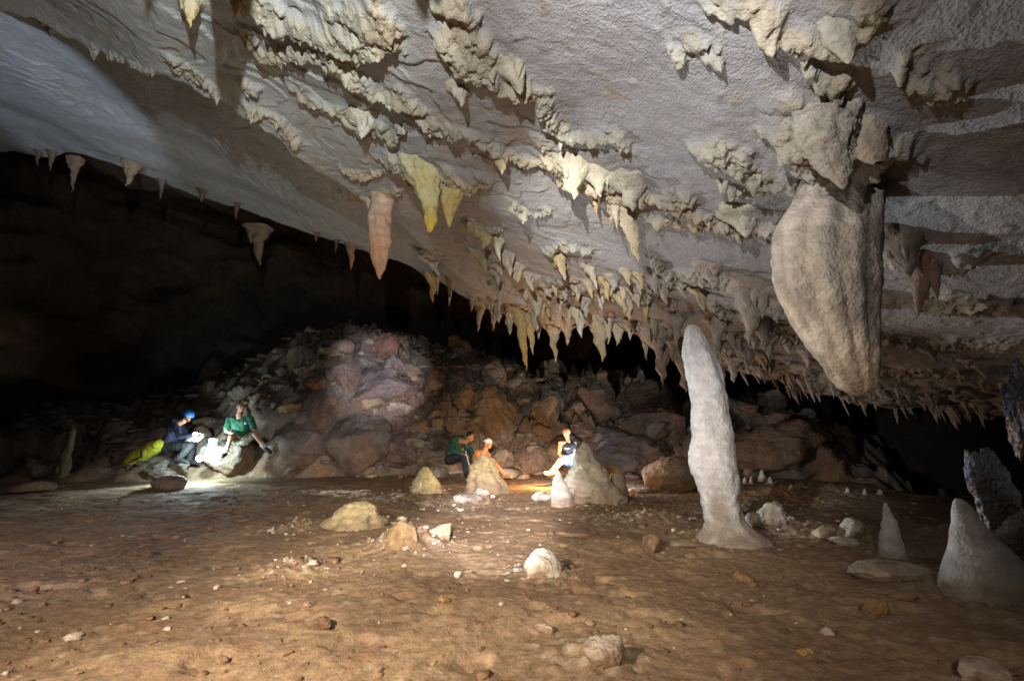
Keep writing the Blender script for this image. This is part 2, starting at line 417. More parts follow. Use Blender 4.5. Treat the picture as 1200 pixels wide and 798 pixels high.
def loft(S, n=40, seg=24, amp=.02, scale=6, ridge=.0, nr=7, seed=0, wobble=1.0, knob=0):
    """rings (x, y, z, rx, ry) -> displaced skin; returns vertices, quads, t along the length"""
    R = interp_rows(S, n); a = np.arange(seg)/seg*2*math.pi
    ca, sa = np.cos(a), np.sin(a)
    V = np.zeros((n, seg, 3)); T = np.repeat(np.linspace(0, 1, n), seg)
    V[:, :, 0] = R[:, 0:1]+R[:, 3:4]*ca; V[:, :, 1] = R[:, 1:2]+R[:, 4:5]*sa; V[:, :, 2] = R[:, 2:3]
    V = V.reshape(-1, 3)
    Nn = np.stack([np.tile(ca, n), np.tile(sa, n), np.zeros(n*seg)], 1)
    rad = np.repeat(np.minimum(R[:, 3], R[:, 4]), seg)
    k = np.minimum(1, rad/ (amp*2.2+1e-6))
    d = fb3(V, scale, 4, seed)*amp
    if ridge:
        A = np.tile(a, n)
        d = d+ridge*rad*(np.abs(np.sin(A*nr/2+wobble*pn2(V[:, 2]*2, V[:, 0]*0+seed, seed)))-.5)
    if knob:
        d = d+knob*(np.abs(fb3(V, scale*2.7, 3, seed+5))-.25)
    V = V+Nn*(d*k)[:, None]
    Fq = grid_faces(n, seg, True)
    return V, Fq, T
def dcol(V, T, base, tip=None, seed=0, tpow=1.6, streak=.18):
    base = np.array(base); C = np.repeat(base[None], len(V), 0)
    if tip is not None:
        w = np.clip(T+.25*fb3(V, 5, 2, seed+3), 0, 1)[:, None]**tpow; C = C*(1-w)+np.array(tip)*w
    s = fb3(V*np.array([1, 1, .25]), 9, 3, seed+8)
    C = C*(1+streak*s[:, None])
    g = sst(.25, .7, fb3(V, 7, 3, seed+11))[:, None]*.3
    return C*(1-g)+np.array([.22, .17, .12])*g
NST = [0]
def stalactite(bx, by, tx, ty, w, base, tip, label, group=None, prof=1.0, blunt=.12, depth=None, ridge=.12, lean=0, flat=.8, flare=1.6, seg=24, n=34, cat='stalactite', embed=.12):
    NST[0] += 1; sd = NST[0]*13
    h = ceil_hit(bx, by)
    yb = depth if depth else h[1]
    b = at(bx, by, yb); 
    if not depth: b[2] = h[2]
    t = at(tx, ty, yb+lean); r = w/2/F*yb/ math.cos(TILT)
    L = max(b[2]-t[2], .03); S = []
    S.append((b[0]-(t[0]-b[0])*embed/L*.5, b[1], b[2]+embed, r*flare*1.25, r*flare*1.25*flat))
    S.append((b[0], b[1], b[2], r*flare, r*flare*flat))
    wob = RNG.normal(0, r*.10, (8, 2))
    for i, q in enumerate((.12, .3, .5, .7, .85, .95)):
        c = b+(t-b)*q; rr = r*((1-q)**prof*(1-blunt)+blunt*min(1, (1-q)*6))
        if q == .12: rr *= 1+.5*(flare-1)
        S.append((c[0]+wob[i, 0], c[1]+wob[i, 1], c[2], rr, rr*flat))
    S.append((t[0], t[1], t[2], r*.02, r*.02))
    V, Fq, T = loft(S, n, seg, min(.05, r*.42), min(14, .9/r), ridge*1.4, RNG.integers(4, 8), sd, knob=min(.03, r*.22))
    C = dcol(V, T, base, tip, sd)
    if w > 13:        # smaller drips fused to its side
        for k in range(RNG.integers(1, 4)):
            a = RNG.uniform(-1, 1); q = RNG.uniform(.35, .75); ox = a*r*.85; oy = RNG.uniform(-.9, -.1)*r*flat; rr = r*RNG.uniform(.3, .5)
            S2 = [(b[0]+ox, b[1]+oy, b[2]+embed*.6, rr*1.6, rr*1.4), (b[0]+ox*.95, b[1]+oy, b[2]-L*q*.2, rr*1.1, rr), (b[0]+ox*.85, b[1]+oy*.9, b[2]-L*q*.7, rr*.55, rr*.5), (b[0]+ox*.8, b[1]+oy*.85, b[2]-L*q, rr*.04, rr*.04)]
            V2, F2, T2 = loft(S2, 18, 12, min(.03, rr*.4), min(16, .9/rr), ridge, 4, sd+k+1, knob=min(.015, rr*.2))
            C = np.concatenate([C, dcol(V2, T2*q, base, tip, sd+k)]); Fq = np.concatenate([Fq, F2+len(V)]); V = np.concatenate([V, V2])
    return thing('stalactite', V, Fq, M_CALC, C, label, cat, group, base=(b[0], b[1], b[2]))
def silhouette(name, rows, y, mat, base, tip, label, cat, group=None, kd=.85, amp=.02, scale=6, ridge=.06, nr=9, n=70, seg=56, knob=.01, foot=None, tpow=1.6, yslope=0, streak=.18):
    """rows (py, xl, xr) seen at distance y give real rings there"""
    S = []
    for i, (py, xl, xr) in enumerate(rows):
        yy = y+yslope*i
        a = at(xl, py, yy); b = at(xr, py, yy); r = (b[0]-a[0])/2
        S.append(((a[0]+b[0])/2, yy, a[2], r, r*kd))
    if foot: S.append((S[-1][0], S[-1][1], S[-1][2]-foot, S[-1][3]*1.1, S[-1][4]*1.1))
    V, Fq, T = loft(S, n, seg, amp, scale, ridge, nr, int(rows[0][1])+7, wobble=.5, knob=knob)
    C = dcol(V, T, base, tip, int(rows[0][1]), tpow, streak)
    zs = V[:, 2]; C = C*(1+.16*pn2(zs*16+2*V[:, 0], V[:, 0]*2+V[:, 1]*2, 3))[:, None]
    if foot:
        zf = S[-2][2]; w = (sst(.20, .0, (zs-zf)/max(zs.max()-zf, .01)+.20*fb3(V, 5, 3, 4))*.6)[:, None]; C = C*(1-w)+np.array([.25, .18, .115])*w
    return thing(name, V, Fq, mat, C, label, cat, group, base=(S[-1][0], S[-1][1], S[-1][2]) if foot else S[0][:3])

# ------------------------------------------------------------------ the big hanging formations
h = ceil_hit(975, 190)
BIGY = 2.95
silhouette('stalactite', [(150, 962, 1022), (190, 948, 1030), (215, 940, 1030), (240, 927, 1029), (262, 914, 1028), (285, 908, 1027), (310, 907, 1026), (335, 913, 1025), (360, 924, 1025), (390, 942, 1025.5), (420, 960, 1026), (445, 977, 1027), (456, 988, 1025), (462, 998, 1018), (464, 1005, 1012)],
 BIGY, M_CALC, (.47, .41, .34), (.46, .36, .25), 'huge grey brown stalactite with a broad left shoulder, the largest hanging on the right', 'stalactite', kd=.72, amp=.018, scale=4, ridge=.10, nr=11, n=130, seg=120, knob=.014, streak=.5)
silhouette('stalactite', [(-30, 935, 1000), (0, 940, 1003), (14, 948, 1005), (30, 955, 1005), (48, 968, 1004), (62, 982, 1003), (72, 991, 999), (75, 994, 996.5)],
 1.95, M_CALC, (.46, .43, .37), (.50, .45, .34), 'smooth grey fang pointing down right at the upper right, above the knobbly pair', 'stalactite', kd=.8, amp=.012, scale=8, ridge=.03)
silhouette('stalactite', [(105, 950, 1020), (140, 930, 1005), (165, 934, 998), (185, 950, 996), (205, 968, 995), (217, 982, 993), (222, 987.5, 989.5)],
 2.42, M_CALC, (.40, .36, .30), (.44, .37, .27), 'knobbly brown grey pointed stalactite just above the huge one', 'stalactite', kd=.7, amp=.035, scale=9, ridge=.10, knob=.03)
silhouette('stalactite', [(90, 985, 1020), (130, 985, 1033), (155, 992, 1038), (178, 1005, 1040), (188, 1018, 1039), (191, 1026, 1034)],
 2.45, M_CALC, (.40, .35, .29), (.45, .34, .24), 'stubby rounded brown stalactite to the right of the knobbly pointed one', 'stalactite', kd=.8, amp=.015, scale=7, ridge=.04)
silhouette('stalactite', [(190, 432, 468), (215, 432, 466), (232, 434, 462), (245, 433, 459), (262, 431, 459), (280, 432, 459), (297, 434, 456), (312, 438, 452), (322, 441, 448), (327, 443.5, 446)],
 5.75, M_CALC, (.60, .46, .36), (.66, .33, .17), 'long pinkish white stalactite with an orange tip, hanging alone at the ceiling edge', 'stalactite', kd=.7, amp=.03, scale=7, ridge=.08, n=60, seg=36)
silhouette('stalactite', [(180, 464, 532), (196, 468, 526), (208, 476, 520), (222, 487, 516), (240, 494, 514), (255, 497, 512), (265, 498, 509), (271, 499, 507), (272.5, 501, 505)],
 4.7, M_CALC, (.50, .50, .34), (.72, .50, .08), 'thick bright yellow stalactite, the left of the yellow twin pair', 'stalactite', kd=.8, amp=.035, scale=8, ridge=.14, n=60, seg=36, tpow=1.4)
silhouette('stalactite', [(182, 505, 562), (198, 510, 561), (208, 514, 557), (222, 517, 552), (235, 518, 541), (250, 520, 533), (260, 523, 530), (266, 525.5, 528)],
 4.8, M_CALC, (.47, .45, .31), (.66, .46, .10), 'thinner ochre yellow stalactite, the right of the yellow twin pair', 'stalactite', kd=.8, amp=.05, scale=9, ridge=.14, n=60, seg=36, tpow=1.4)

# medium stalactites: foot and tip as seen, width, colours, label (None = one of a look-alike group)
MID = [
 (224,-8,222,33,30,CREAM,(.62,.5,.2),'short cream stalactite with a hooked tip at the top edge, left of the long shadow'),
 (276,-12,276,20,26,(.6,.5,.3),(.55,.3,.12),'blunt cream stalactite with a reddish side at the top edge, right of the long shadow'),
 (430,138,423,163,32,(.58,.54,.42),WHT,'small white tooth hanging left of the pale yellow crust, above the pinkish long one'),
 (588,178,588,205,24,TAN,(.58,.46,.25),'tan tooth with a broad root in the crust right of the yellow pair'),
 (600,78,610,111,36,CREAM,TAN,'broad cream fang, right of two side by side at the upper middle'),
 (575,74,577,98,24,CREAM,TAN,'smaller cream fang, left of two side by side at the upper middle'),
 (540,102,541,126,24,CREAM,CREAM,'short knobbly cream fang below and left of the upper middle fangs'),
 (672,192,673,234,38,CREAM,(.62,.54,.36),'wide pale fang with a sharp tip, leftmost of the row along the middle crust'),
 (659,158,657,177,13,CREAM,CREAM,'small pale peg above the wide pale fang'),
 (702,203,702,232,28,CREAM,CREAM,'middle fang of the row along the central crust'),
 (740,213,741,248,38,CREAM,TAN,'broad pointed fang near the right end of the central crust'),
 (754,222,749,246,13,CREAM,TAN,'narrow fang touching the right side of a broad pointed one'),
 (695,226,700,252,10,TAN,ORG,'thin orange tipped spike hidden under the central fangs'),
 (716,238,718,260,20,GREY,TAN,'stubby grey brown cone in the shade under the central fangs'),
 (728,238,748,307,32,(.42,.36,.28),(.56,.46,.26),'long lumpy stalactite slanting down right below the central fangs'),
 (830,253,831,271,16,CREAM,CREAM,'small pale nub at the end of the right hand crust ledge'),
 (872,253,874,279,38,CREAM,CREAM,'wide cream drapery tip left of the huge stalactite'),
 (566,268,568,292,26,(.5,.45,.25),(.5,.42,.2),'round mossy yellow blob of a stalactite below the yellow pair'),
 (583,280,586,307,13,(.5,.45,.25),WHT,'slim pale drop right of the mossy yellow blob'),
 (563,298,570,319,17,(.48,.44,.28),(.48,.42,.25),'slanting yellow grey peg below the mossy blob'),
 (506,303,514,325,17,WHT,WHT,'bright white drop hanging on the dark ceiling edge'),
 (507,324,507,355,13,GOLD,ORG,'thin orange icicle under the dark ceiling edge, left of the bright white drop'),
 (610,362,617,434,18,GOLD,(.62,.40,.12),'longest golden icicle of the far fringe'),
 (621,364,625,416,15,GOLD,(.58,.40,.16),'golden icicle just right of the longest one'),
 (648,382,651,425,15,TAN,GOLD,'slender tan icicle standing clear in the far fringe'),
 (703,376,706,424,26,TAN,GOLD,'broad tan stalactite with a thin golden tip in the far fringe'),
 (680,364,681,396,17,(.5,.45,.34),WHT,'blunt whitish stalactite of the far fringe above the seated woman'),
 (772,392,778,450,28,GREY,(.46,.34,.22),'long brown grey stalactite beside the tall white stalagmite'),
 (797,396,803,460,30,(.36,.31,.25),(.42,.3,.2),'ragged brown stalactite touching the top of the tall stalagmite from the left'),
 (880,338,877,404,38,(.36,.30,.24),(.34,.26,.19),'brown pointed stalactite left of the huge one'),
 (908,345,911,379,26,(.38,.31,.25),TAN,'smaller brown spike close to the left edge of the huge one'),
 (888,372,898,412,28,(.36,.29,.23),(.42,.32,.24),'blunt brown stalactite low down left of the huge one'),
 (835,315,838,341,24,(.40,.33,.27),(.45,.38,.32),'pale brown hooked curtain above the tall stalagmite'),
 (1062,278,1068,326,36,(.25,.20,.15),(.22,.17,.12),'rounded dark stump right of the huge stalactite'),
 (1083,305,1076,371,30,(.28,.18,.12),(.26,.15,.10),'blunt reddish brown stalactite right of the huge one'),
 (1178,470,1190,512,16,DIM,TAN,'thin leaning spike at the right end of the far fringe'),
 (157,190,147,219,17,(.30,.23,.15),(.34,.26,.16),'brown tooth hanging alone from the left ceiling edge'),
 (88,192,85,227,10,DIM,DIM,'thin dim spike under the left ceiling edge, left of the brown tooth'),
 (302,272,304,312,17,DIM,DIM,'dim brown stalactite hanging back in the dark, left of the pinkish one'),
 (411,285,412,317,11,DIM,ORG,'small dim reddish spike left of the pinkish long one'),
 (1000,205,1006,214,18,GREY,GREY,'tiny nub in the notch beside the huge stalactite'),
 (850,170,846,186,14,CREAM,TAN,None),(893,205,890,216,14,CREAM,TAN,None),
]
GRP = 'small stalactites on the crust'
for r in MID:
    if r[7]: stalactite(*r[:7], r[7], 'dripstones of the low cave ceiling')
    else: stalactite(*r[:7], 'small knobbly tooth on the flat ceiling left of the huge stalactite', GRP)
def lip_row(px): return float(np.interp(px, [p[0] for p in LIP], [p[1] for p in LIP]))
FR = [(553,346,553,366,8),(563,356,560,389,11),(577,346,576,367,9),(580,358,578,388,11),(585,312,588,325,12),(607,312,607,332,19),(620,322,624,342,15),(660,312,664,329,15),(617,342,617,353,11),(640,342,645,358,13),(635,352,636,373,11),(690,312,700,340,12),(710,328,712,353,13),(725,342,734,369,20),(745,342,748,362,15),(757,357,756,385,8),(780,337,780,357,15),(630,372,631,398,9),(665,382,665,405,13),(667,357,667,391,6),(713,372,713,404,11),(725,382,723,405,15),(738,382,738,399,10),(755,392,758,423,9),(513,322,512,346,7),(528,328,526,359,8),(655,298,663,330,16),(786,392,788,424,14),(596,300,600,318,12),(690,330,694,350,12),(765,320,768,345,16),(800,332,803,352,14),(820,340,826,366,14),(735,318,738,336,12),(750,322,752,340,10),(675,335,678,354,11),(650,330,652,350,10),(702,345,706,365,10)]
for r in FR: stalactite(*r, random.choice([TAN, (.48,.42,.32), GREY, GOLD]), random.choice([GOLD, TAN, (.5,.45,.36)]), 'one of the small tan icicles crowded along the far middle ceiling edge', 'icicles of the middle fringe')
for i in range(58):
    px = random.uniform(575, 905); py = lip_row(px)-abs(random.gauss(0, 1))*34-4
    if py > 250: stalactite(px, py, px+random.uniform(-2, 4), py+random.choice([random.uniform(8, 18), random.uniform(14, 34)]), random.uniform(8, 20), random.choice([GREY, (.38,.33,.26), (.36,.32,.26)]), random.choice([TAN, (.42,.36,.27), GREY]), 'one of the grey brown drips clustered on the ceiling just above the middle fringe', 'drips above the middle fringe', n=22, seg=14, prof=.9)
# the ragged fringe on the right, in rows one behind the other
for i in range(92):
    px = random.uniform(845, 1172); back = random.choice((0, 0, 6, 14, 26, 40, 58))
    py = lip_row(px)-back*random.uniform(.6, 1.1)-2
    Lp = random.uniform(9, 26)*(1 if back else 1.1); w = random.uniform(4, 9)+back*.10
    stalactite(px, py, px+Lp*random.uniform(.15, .55), py+Lp, w, random.choice([DIM, GREY, (.36,.29,.2), TAN]), random.choice([DIM, TAN, (.46,.40,.33)]), 'one of the thin slanting spikes in the fringe right of the tall stalagmite', 'spikes of the right fringe', n=14, seg=10, ridge=.05)
for px, py, L, w in [(45,177,18,8),(61,177,24,11),(190,210,26,10),(238,222,15,14),(278,238,20,8),(372,272,12,9),(395,280,16,7)]:
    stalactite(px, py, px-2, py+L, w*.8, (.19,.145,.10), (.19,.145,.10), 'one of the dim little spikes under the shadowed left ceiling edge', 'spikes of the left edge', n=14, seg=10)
# little teeth along the crust ledges
for (pts, w, dr) in CR[:31]:
    tot = sum(math.dist(a, b) for a, b in zip(pts[:-1], pts[1:]))
    for _ in range(max(1, int(tot/34))):
        i = random.randrange(len(pts)-1); q = random.random()
        px = pts[i][0]+(pts[i+1][0]-pts[i][0])*q; py = pts[i][1]+(pts[i+1][1]-pts[i][1])*q+3
        L = random.uniform(6, 17)*(1.25 if py < 150 else .9)
        if py < 8: continue
        stalactite(px, py, px+random.uniform(-2, 3), py+L, L*random.uniform(.8, 1.3), CREAM, CREAM, 'one of the small pale knobbly teeth along the crust ledges of the ceiling', 'teeth of the crust ledges', prof=1.1, n=16, seg=12, embed=.08, flare=1.7)
# stalactites just above the frame, whose shadows fall into it
KL = np.array([-.41, .18, 2.55])          # where the photographer holds the main torch
def caster(sx, sy, fr, r, top=.0, side=0):
    S = ceil_hit(sx, sy); T = KL+(S-KL)*fr; T[0] += side; zc = float(h1(np.array([T[0]]), np.array([T[1]]))[0]); L = zc-T[2]
    NST[0] += 1
    V, Fq, t = loft([(T[0], T[1], zc+.15, r*1.7, r*1.5), (T[0], T[1], zc, r*1.4, r*1.2), (T[0], T[1], zc-L*.3, r, r*.9), (T[0], T[1], zc-L*.7, r*.6, r*.55), (T[0], T[1], T[2]+.02, r*.2, r*.2), (T[0], T[1], T[2], r*.03, r*.03)], 30, 24, .03, 8, .12, 6, NST[0])
    thing('stalactite', V, Fq, M_CALC, dcol(V, t, CREAM, TAN, NST[0]), 'cream stalactite above the top edge that throws a long shadow on the ceiling', 'stalactite', 'stalactites above the top edge', base=(T[0], T[1], zc))
caster(277, 200, .25, .115); caster(297, 78, .30, .05); caster(173, 30, .42, .05); caster(500, 30, .42, .10); caster(516, 18, .40, .07)
# ------------------------------------------------------------------ stalagmites
def foot_y(px, py): return ghit(px, py)[1]
y0 = foot_y(852, 626)
silhouette('stalagmite', [(381, 808, 816), (385, 803.5, 820), (395, 801, 825), (410, 801, 833), (428, 803, 843), (448, 807, 849), (470, 810, 852), (490, 811, 854), (510, 811.5, 857), (530, 809, 860), (545, 810, 862), (560, 815, 864), (580, 820, 865), (600, 825, 868), (612, 827, 873), (622, 824, 884), (631, 815, 900)],
 y0, M_CALC, (.68, .63, .58), (.62, .58, .54), 'tall slender white stalagmite, pillar like and leaning a little left', 'stalagmite', kd=.9, amp=.022, scale=5, ridge=.05, nr=7, n=120, seg=72, knob=.014, foot=.2, streak=.25)
y1 = foot_y(695, 580)
silhouette('stalagmite', [(517, 683, 685), (522, 680, 690), (532, 675, 695), (545, 669, 702), (558, 665, 711), (570, 663, 720), (582, 662, 730)],
 y1, M_CALC, (.58, .56, .46), (.50, .42, .32), 'big pointed grey green cone stalagmite, largest of the cluster before the seated woman', 'stalagmite', kd=.9, amp=.10, scale=4, ridge=.10, nr=6, foot=.2, knob=.03, n=80, seg=64)
y1b = y1-.3
silhouette('stalagmite', [(551, 653, 655), (556, 651, 658), (564, 648, 662), (574, 646, 667), (583, 645, 672)], y1b, M_CALC, WHT, (.58, .52, .46), 'small white cone stalagmite at the left foot of the big pointed cone', 'stalagmite', kd=.9, amp=.02, scale=7, ridge=.05, n=50, seg=36, foot=.15)
silhouette('stalagmite', [(551, 722, 726), (555, 717, 730), (563, 713, 733), (574, 711, 735)], y1+.15, M_CALC, (.34, .28, .22), (.28, .22, .16), 'dark rounded stub stalagmite at the right foot of the big pointed cone', 'stalagmite', kd=.9, amp=.03, scale=6, ridge=.06, n=40, seg=32, foot=.15)
y2 = foot_y(568, 572)
silhouette('stalagmite', [(533, 562, 572), (537, 557, 577), (545, 553, 581), (556, 550, 586), (568, 548, 594)], y2, M_CALC, (.42, .34, .18), (.34, .26, .17), 'mossy yellow brown stump stalagmite hiding the legs of the seated person in a white cap', 'stalagmite', kd=.85, amp=.08, scale=5, ridge=.16, nr=8, n=60, seg=48, knob=.04, foot=.15)
y3 = foot_y(496, 575)
silhouette('stalagmite', [(547, 496, 500), (551, 492, 505), (559, 487, 509), (567, 483, 514), (576, 480, 520)], y3, M_CALC, (.56, .48, .24), (.42, .33, .18), 'small yellow pyramid stalagmite in front of the mud bank', 'stalagmite', kd=.85, amp=.07, scale=6, ridge=.10, n=50, seg=40, knob=.03, foot=.12)
y4 = foot_y(1045, 650)
silhouette('stalagmite', [(589, 1036.5, 1039), (596, 1035.5, 1042), (610, 1034.5, 1048), (625, 1033, 1053), (640, 1031, 1058), (652, 1030, 1061)], y4, M_CALC, (.60, .57, .54), (.50, .46, .42), 'slim sharp grey stalagmite standing behind the flat slab', 'stalagmite', kd=.85, amp=.015, scale=7, ridge=.05, nr=5, n=60, seg=44, foot=.12)
y5 = foot_y(1150, 688)
silhouette('stalagmite', [(584, 1120, 1125), (588, 1117.5, 1131), (597, 1116, 1139), (612, 1116.5, 1149), (630, 1116, 1163), (648, 1114, 1184), (664, 1111, 1200), (678, 1108, 1214), (690, 1106, 1222)], y5, M_CALC, (.58, .55, .51), (.50, .45, .39), 'broad shark fin shaped grey stalagmite at the right edge', 'stalagmite', kd=.7, amp=.012, scale=4, ridge=.03, nr=5, n=80, seg=60, knob=.006, foot=.15)
y6 = foot_y(74, 556)
silhouette('stalagmite', [(502, 83, 88), (508, 81, 87.5), (520, 77, 85), (532, 73, 83), (543, 69, 81), (553, 66, 80)], y6, M_CALC, (.22, .185, .14), (.18, .15, .11), 'thin leaning dark stalagmite like a broken post at the far left', 'stalagmite', kd=.9, amp=.05, scale=6, ridge=.15, n=50, seg=30, knob=.03, foot=.15)
for px, top, ft, w, lb in [(893, 550, 563, 10, 'tallest of the tiny far stalagmites right of the tall white one'), (902, 559, 567, 10, None), (880, 558, 566, 6, None), (873, 559, 566, 6, None), (993, 571, 577, 6, None), (1013, 572, 580, 6, None), (1031, 573, 579, 9, None), (927, 567, 572, 6, None)]:
    yy = foot_y(px, ft)
    silhouette('stalagmite', [(top, px-w*.06, px+w*.06), (top+(ft-top)*.3, px-w*.25, px+w*.22), (ft, px-w*.5, px+w*.5)], yy, M_CALC, WHT, TAN, lb or 'tiny pale stalagmite peg on the dim floor behind the tall white one', 'stalagmite', None if lb else 'tiny far stalagmites', n=24, seg=20, amp=.09, scale=12, foot=.08)

# ------------------------------------------------------------------ rocks
def ico(sub):
    bm = bmesh.new(); bmesh.ops.create_icosphere(bm, subdivisions=sub, radius=1)
    V = np.array([v.co[:] for v in bm.verts]); Fc = np.array([[v.index for v in f.verts] for f in bm.faces]); bm.free(); return V, Fc
ICO = {s: ico(s) for s in (2, 3, 4, 5)}
def rock_shape(sx, sy, sz, seed, ang=.7, sub=4, rough=.05, planes=9):
    D, Fc = ICO[sub]; r = np.random.default_rng(seed)
    N = r.normal(size=(planes, 3)); N /= np.linalg.norm(N, axis=1)[:, None]
    h = r.uniform(.45, 1.0, planes)
    dt = np.maximum(D@N.T, 1e-3); q = h/dt
    k = 34 if ang < .7 else 70; rr = -np.log(np.exp(-k*np.minimum(q, 3)).sum(1))/k
    rr = np.clip(rr, .3, 1.25); rr = rr*(.35+.65*ang)+(1-(.35+.65*ang))*.85
    V = D*rr[:, None]
    V = V*(1+(1.6*rough*fb3(V+seed, 2.2, 5, seed, .6)+rough*.7*fb3(V+seed, 7, 3, seed+2)+(.05*(.3-np.abs(pn3(V[:,0]*3+seed, V[:,1]*3, V[:,2]*9, seed+4))) if sub > 3 else 0))[:, None])
    V[:, 2] /= max(np.abs(V[:, 2]).max(), .01); V[:, :2] /= np.abs(V[:, :2]).max()
    return V*np.array([sx, sy, sz]), Fc
RS = [100]
def rock(px, py, w, h, col, label, cat='rock', group=None, name='rock', ang=.75, rot=0, tilt=0, sink=.12, kd=.8, mat=None, sub=4, rough=.05, dy=0, top=None, depth=None):
    """foot at pixel (px, py), w x h pixels as seen"""
    RS[0] += 1; p = ghit(px, py); y = (depth or p[1])+dy
    m = math.sqrt(1+((px-600)/F)**2*.3)
    W = w/F*y/2; Hh = h/F*y/2
    bury = max(.04, .46-.6*sink); Hh = h/F*y/(1+bury)
    V, Fc = rock_shape(W, W*kd, Hh, RS[0], ang, sub, rough)
    if tilt: V = V@np.array(Matrix.Rotation(tilt, 3, 'Y')).T
    if rot: V = V@np.array(Matrix.Rotation(rot, 3, 'Z')).T
    c = at(px, py, y); c[2] += Hh*bury
    if not depth: c[1] += W*kd*.4; 
    V = V+c
    C = np.repeat(np.array(col)[None], len(V), 0)
    s = fb3(V, 3.5/max(W*2, .1), 4, RS[0]); C = C*(1+.3*s[:, None])
    if top is not None:
        t = (sst(.1, .8, (V[:, 2]-c[2])/Hh+.5*s))[:, None]; C = C*(1-t)+np.array(top)*t
    mud = np.clip(sst(.35, -.5, (V[:, 2]-c[2])/Hh+.7*s)*.75+.6*sst(.1, .5, fb3(V, 2.2/max(W, .05), 4, RS[0]+9)), 0, .85)[:, None]; C = C*(1-mud)+np.array([.22, .145, .085])*mud
    return thing(name, V, Fc, mat or M_ROCK, C, label, cat, group, base=(c[0], c[1], V[:, 2].min()))
PALE = (.52, .49, .43)
silhouette('rock', [(587, 416, 428), (590, 407, 436), (596, 400, 441), (604, 392, 446), (614, 380, 452)], foot_y(420, 612), M_CALC, (.55, .47, .28), (.36, .27, .16), 'yellowish pyramid shaped rock on a mud mound left of centre', 'rock', amp=.07, scale=5, ridge=.14, n=50, seg=44, knob=.03, foot=.1, kd=.8)
rock(637, 672, 58, 25, (.52, .47, .38), 'round whitish boulder half sunk in the mud in the middle of the floor', mat=M_CALC, ang=.2, sink=.55, rough=.07, top=(.66, .64, .58), sub=5)
rock(470, 640, 52, 26, (.33, .24, .14), 'low brown mud covered rock right of the yellowish pyramid rock', mat=M_MUD, ang=.4, sub=5, sink=.65)
rock(515, 629, 36, 13, (.38, .30, .20), 'rough tan lump beside the low brown mud covered rock', mat=M_CALC, sink=.6)
rock(472, 610, 14, 6, (.72, .69, .62), 'small white chip behind the low brown rock', sub=3)
rock(705, 774, 54, 26, (.26, .19, .13), 'half buried brown stone with a whitish crest in the foreground', mat=M_CALC, ang=.9, top=(.40, .355, .30), sub=5, sink=.7, rough=.05)
rock(641, 741, 26, 9, (.42, .33, .26), 'flat pale brown stone left of the white capped foreground stone', sub=3)
rock(912, 617, 47, 27, (.50, .46, .38), 'pale grey boulder lying right of the tall white stalagmite', mat=M_CALC, sub=5, ang=.6, rough=.08)
rock(885, 620, 34, 22, (.40, .33, .26), 'brown lump wedged between the tall stalagmite and the pale grey boulder', mat=M_CALC)
rock(1047, 680, 106, 20, (.44, .38, .30), 'flat oval grey brown slab lying in front of the slim sharp stalagmite', mat=M_CALC, ang=0, sub=5, kd=.5, rough=.05)
rock(1028, 724, 34, 20, (.38, .24, .11), 'orange brown stone below the flat oval slab', sub=4)
rock(943, 770, 24, 9, (.48, .30, .10), 'orange chip at the bottom right of the floor', sub=3)
rock(870, 682, 26, 13, (.42, .27, .13), 'orange brown chip in the mud below the tall stalagmite', sub=3)
rock(1065, 702, 34, 7, (.36, .23, .13), 'thin brown flake just under the flat oval slab', sub=3)
rock(993, 640, 36, 9, (.58, .52, .42), 'pale curved bone like stone fragment right of the tall stalagmite', sub=4, ang=.5)
rock(968, 632, 34, 15, (.46, .38, .26), 'knobbly tan stones piled behind the bone like fragment', mat=M_CALC)
rock(1002, 632, 34, 22, (.42, .36, .28), 'grey brown upright block in front of the slim stalagmite, left side', mat=M_CALC)
rock(1165, 800, 66, 18, (.42, .37, .30), 'grey rock cut by the bottom edge at the right corner', mat=M_CALC, sub=5, ang=.4)
rock(370, 738, 32, 12, (.26, .16, .10), 'flat brown stone at the lower left of the floor', sub=4)
rock(536, 677, 15, 6, PALE, 'small pale flake left of the round whitish boulder', sub=3)
rock(519, 706, 17, 7, (.46, .30, .12), 'orange pebble in the lower middle of the floor', sub=3)
rock(808, 640, 62, 5, (.5, .42, .32), 'row of pale chips in the mud at the foot of the tall stalagmite', sub=3)
rock(765, 648, 30, 20, (.26, .18, .12), 'small brown cone of mud left of the tall stalagmite', mat=M_MUD)
rock(638, 586, 30, 10, WHT, 'white lying stone at the left end of the stalagmite cluster', mat=M_CALC, ang=.3)
rock(566, 582, 22, 10, (.58, .52, .45), 'white chip of rock before the mossy stump', sub=3)
rock(548, 590, 42, 10, (.48, .42, .38), 'flat pinkish rock left of the white chip before the mossy stump', sub=4)
rock(505, 560, 40, 14, (.40, .36, .24), 'flat grey green slab behind the yellow pyramid stalagmite', sub=4)
rock(750, 577, 34, 6, WHT, 'long white stone lying right of the stalagmite cluster', sub=3)
rock(715, 568, 36, 24, (.55, .33, .15), 'rounded orange tan boulder just behind the big pointed cone', ang=.25, sub=5, rough=.03, depth=y1+.9)
rock(792, 566, 74, 32, (.30, .235, .17), 'long rounded tan boulder between the cluster and the tall stalagmite', ang=.2, sub=5, rough=.03, depth=y1+1.6)
rock(1166, 596, 68, 68, (.30, .30, .36), 'wet glittering blue grey rock behind the shark fin stalagmite', mat=M_WET, ang=.5, sub=5, rough=.12, depth=y5+.8, kd=.6)
rock(1196, 648, 44, 44, (.22, .20, .18), 'dark wet rock at the right edge behind the shark fin stalagmite', mat=M_WET, ang=.5, sub=4, depth=y5+.5, kd=.6)
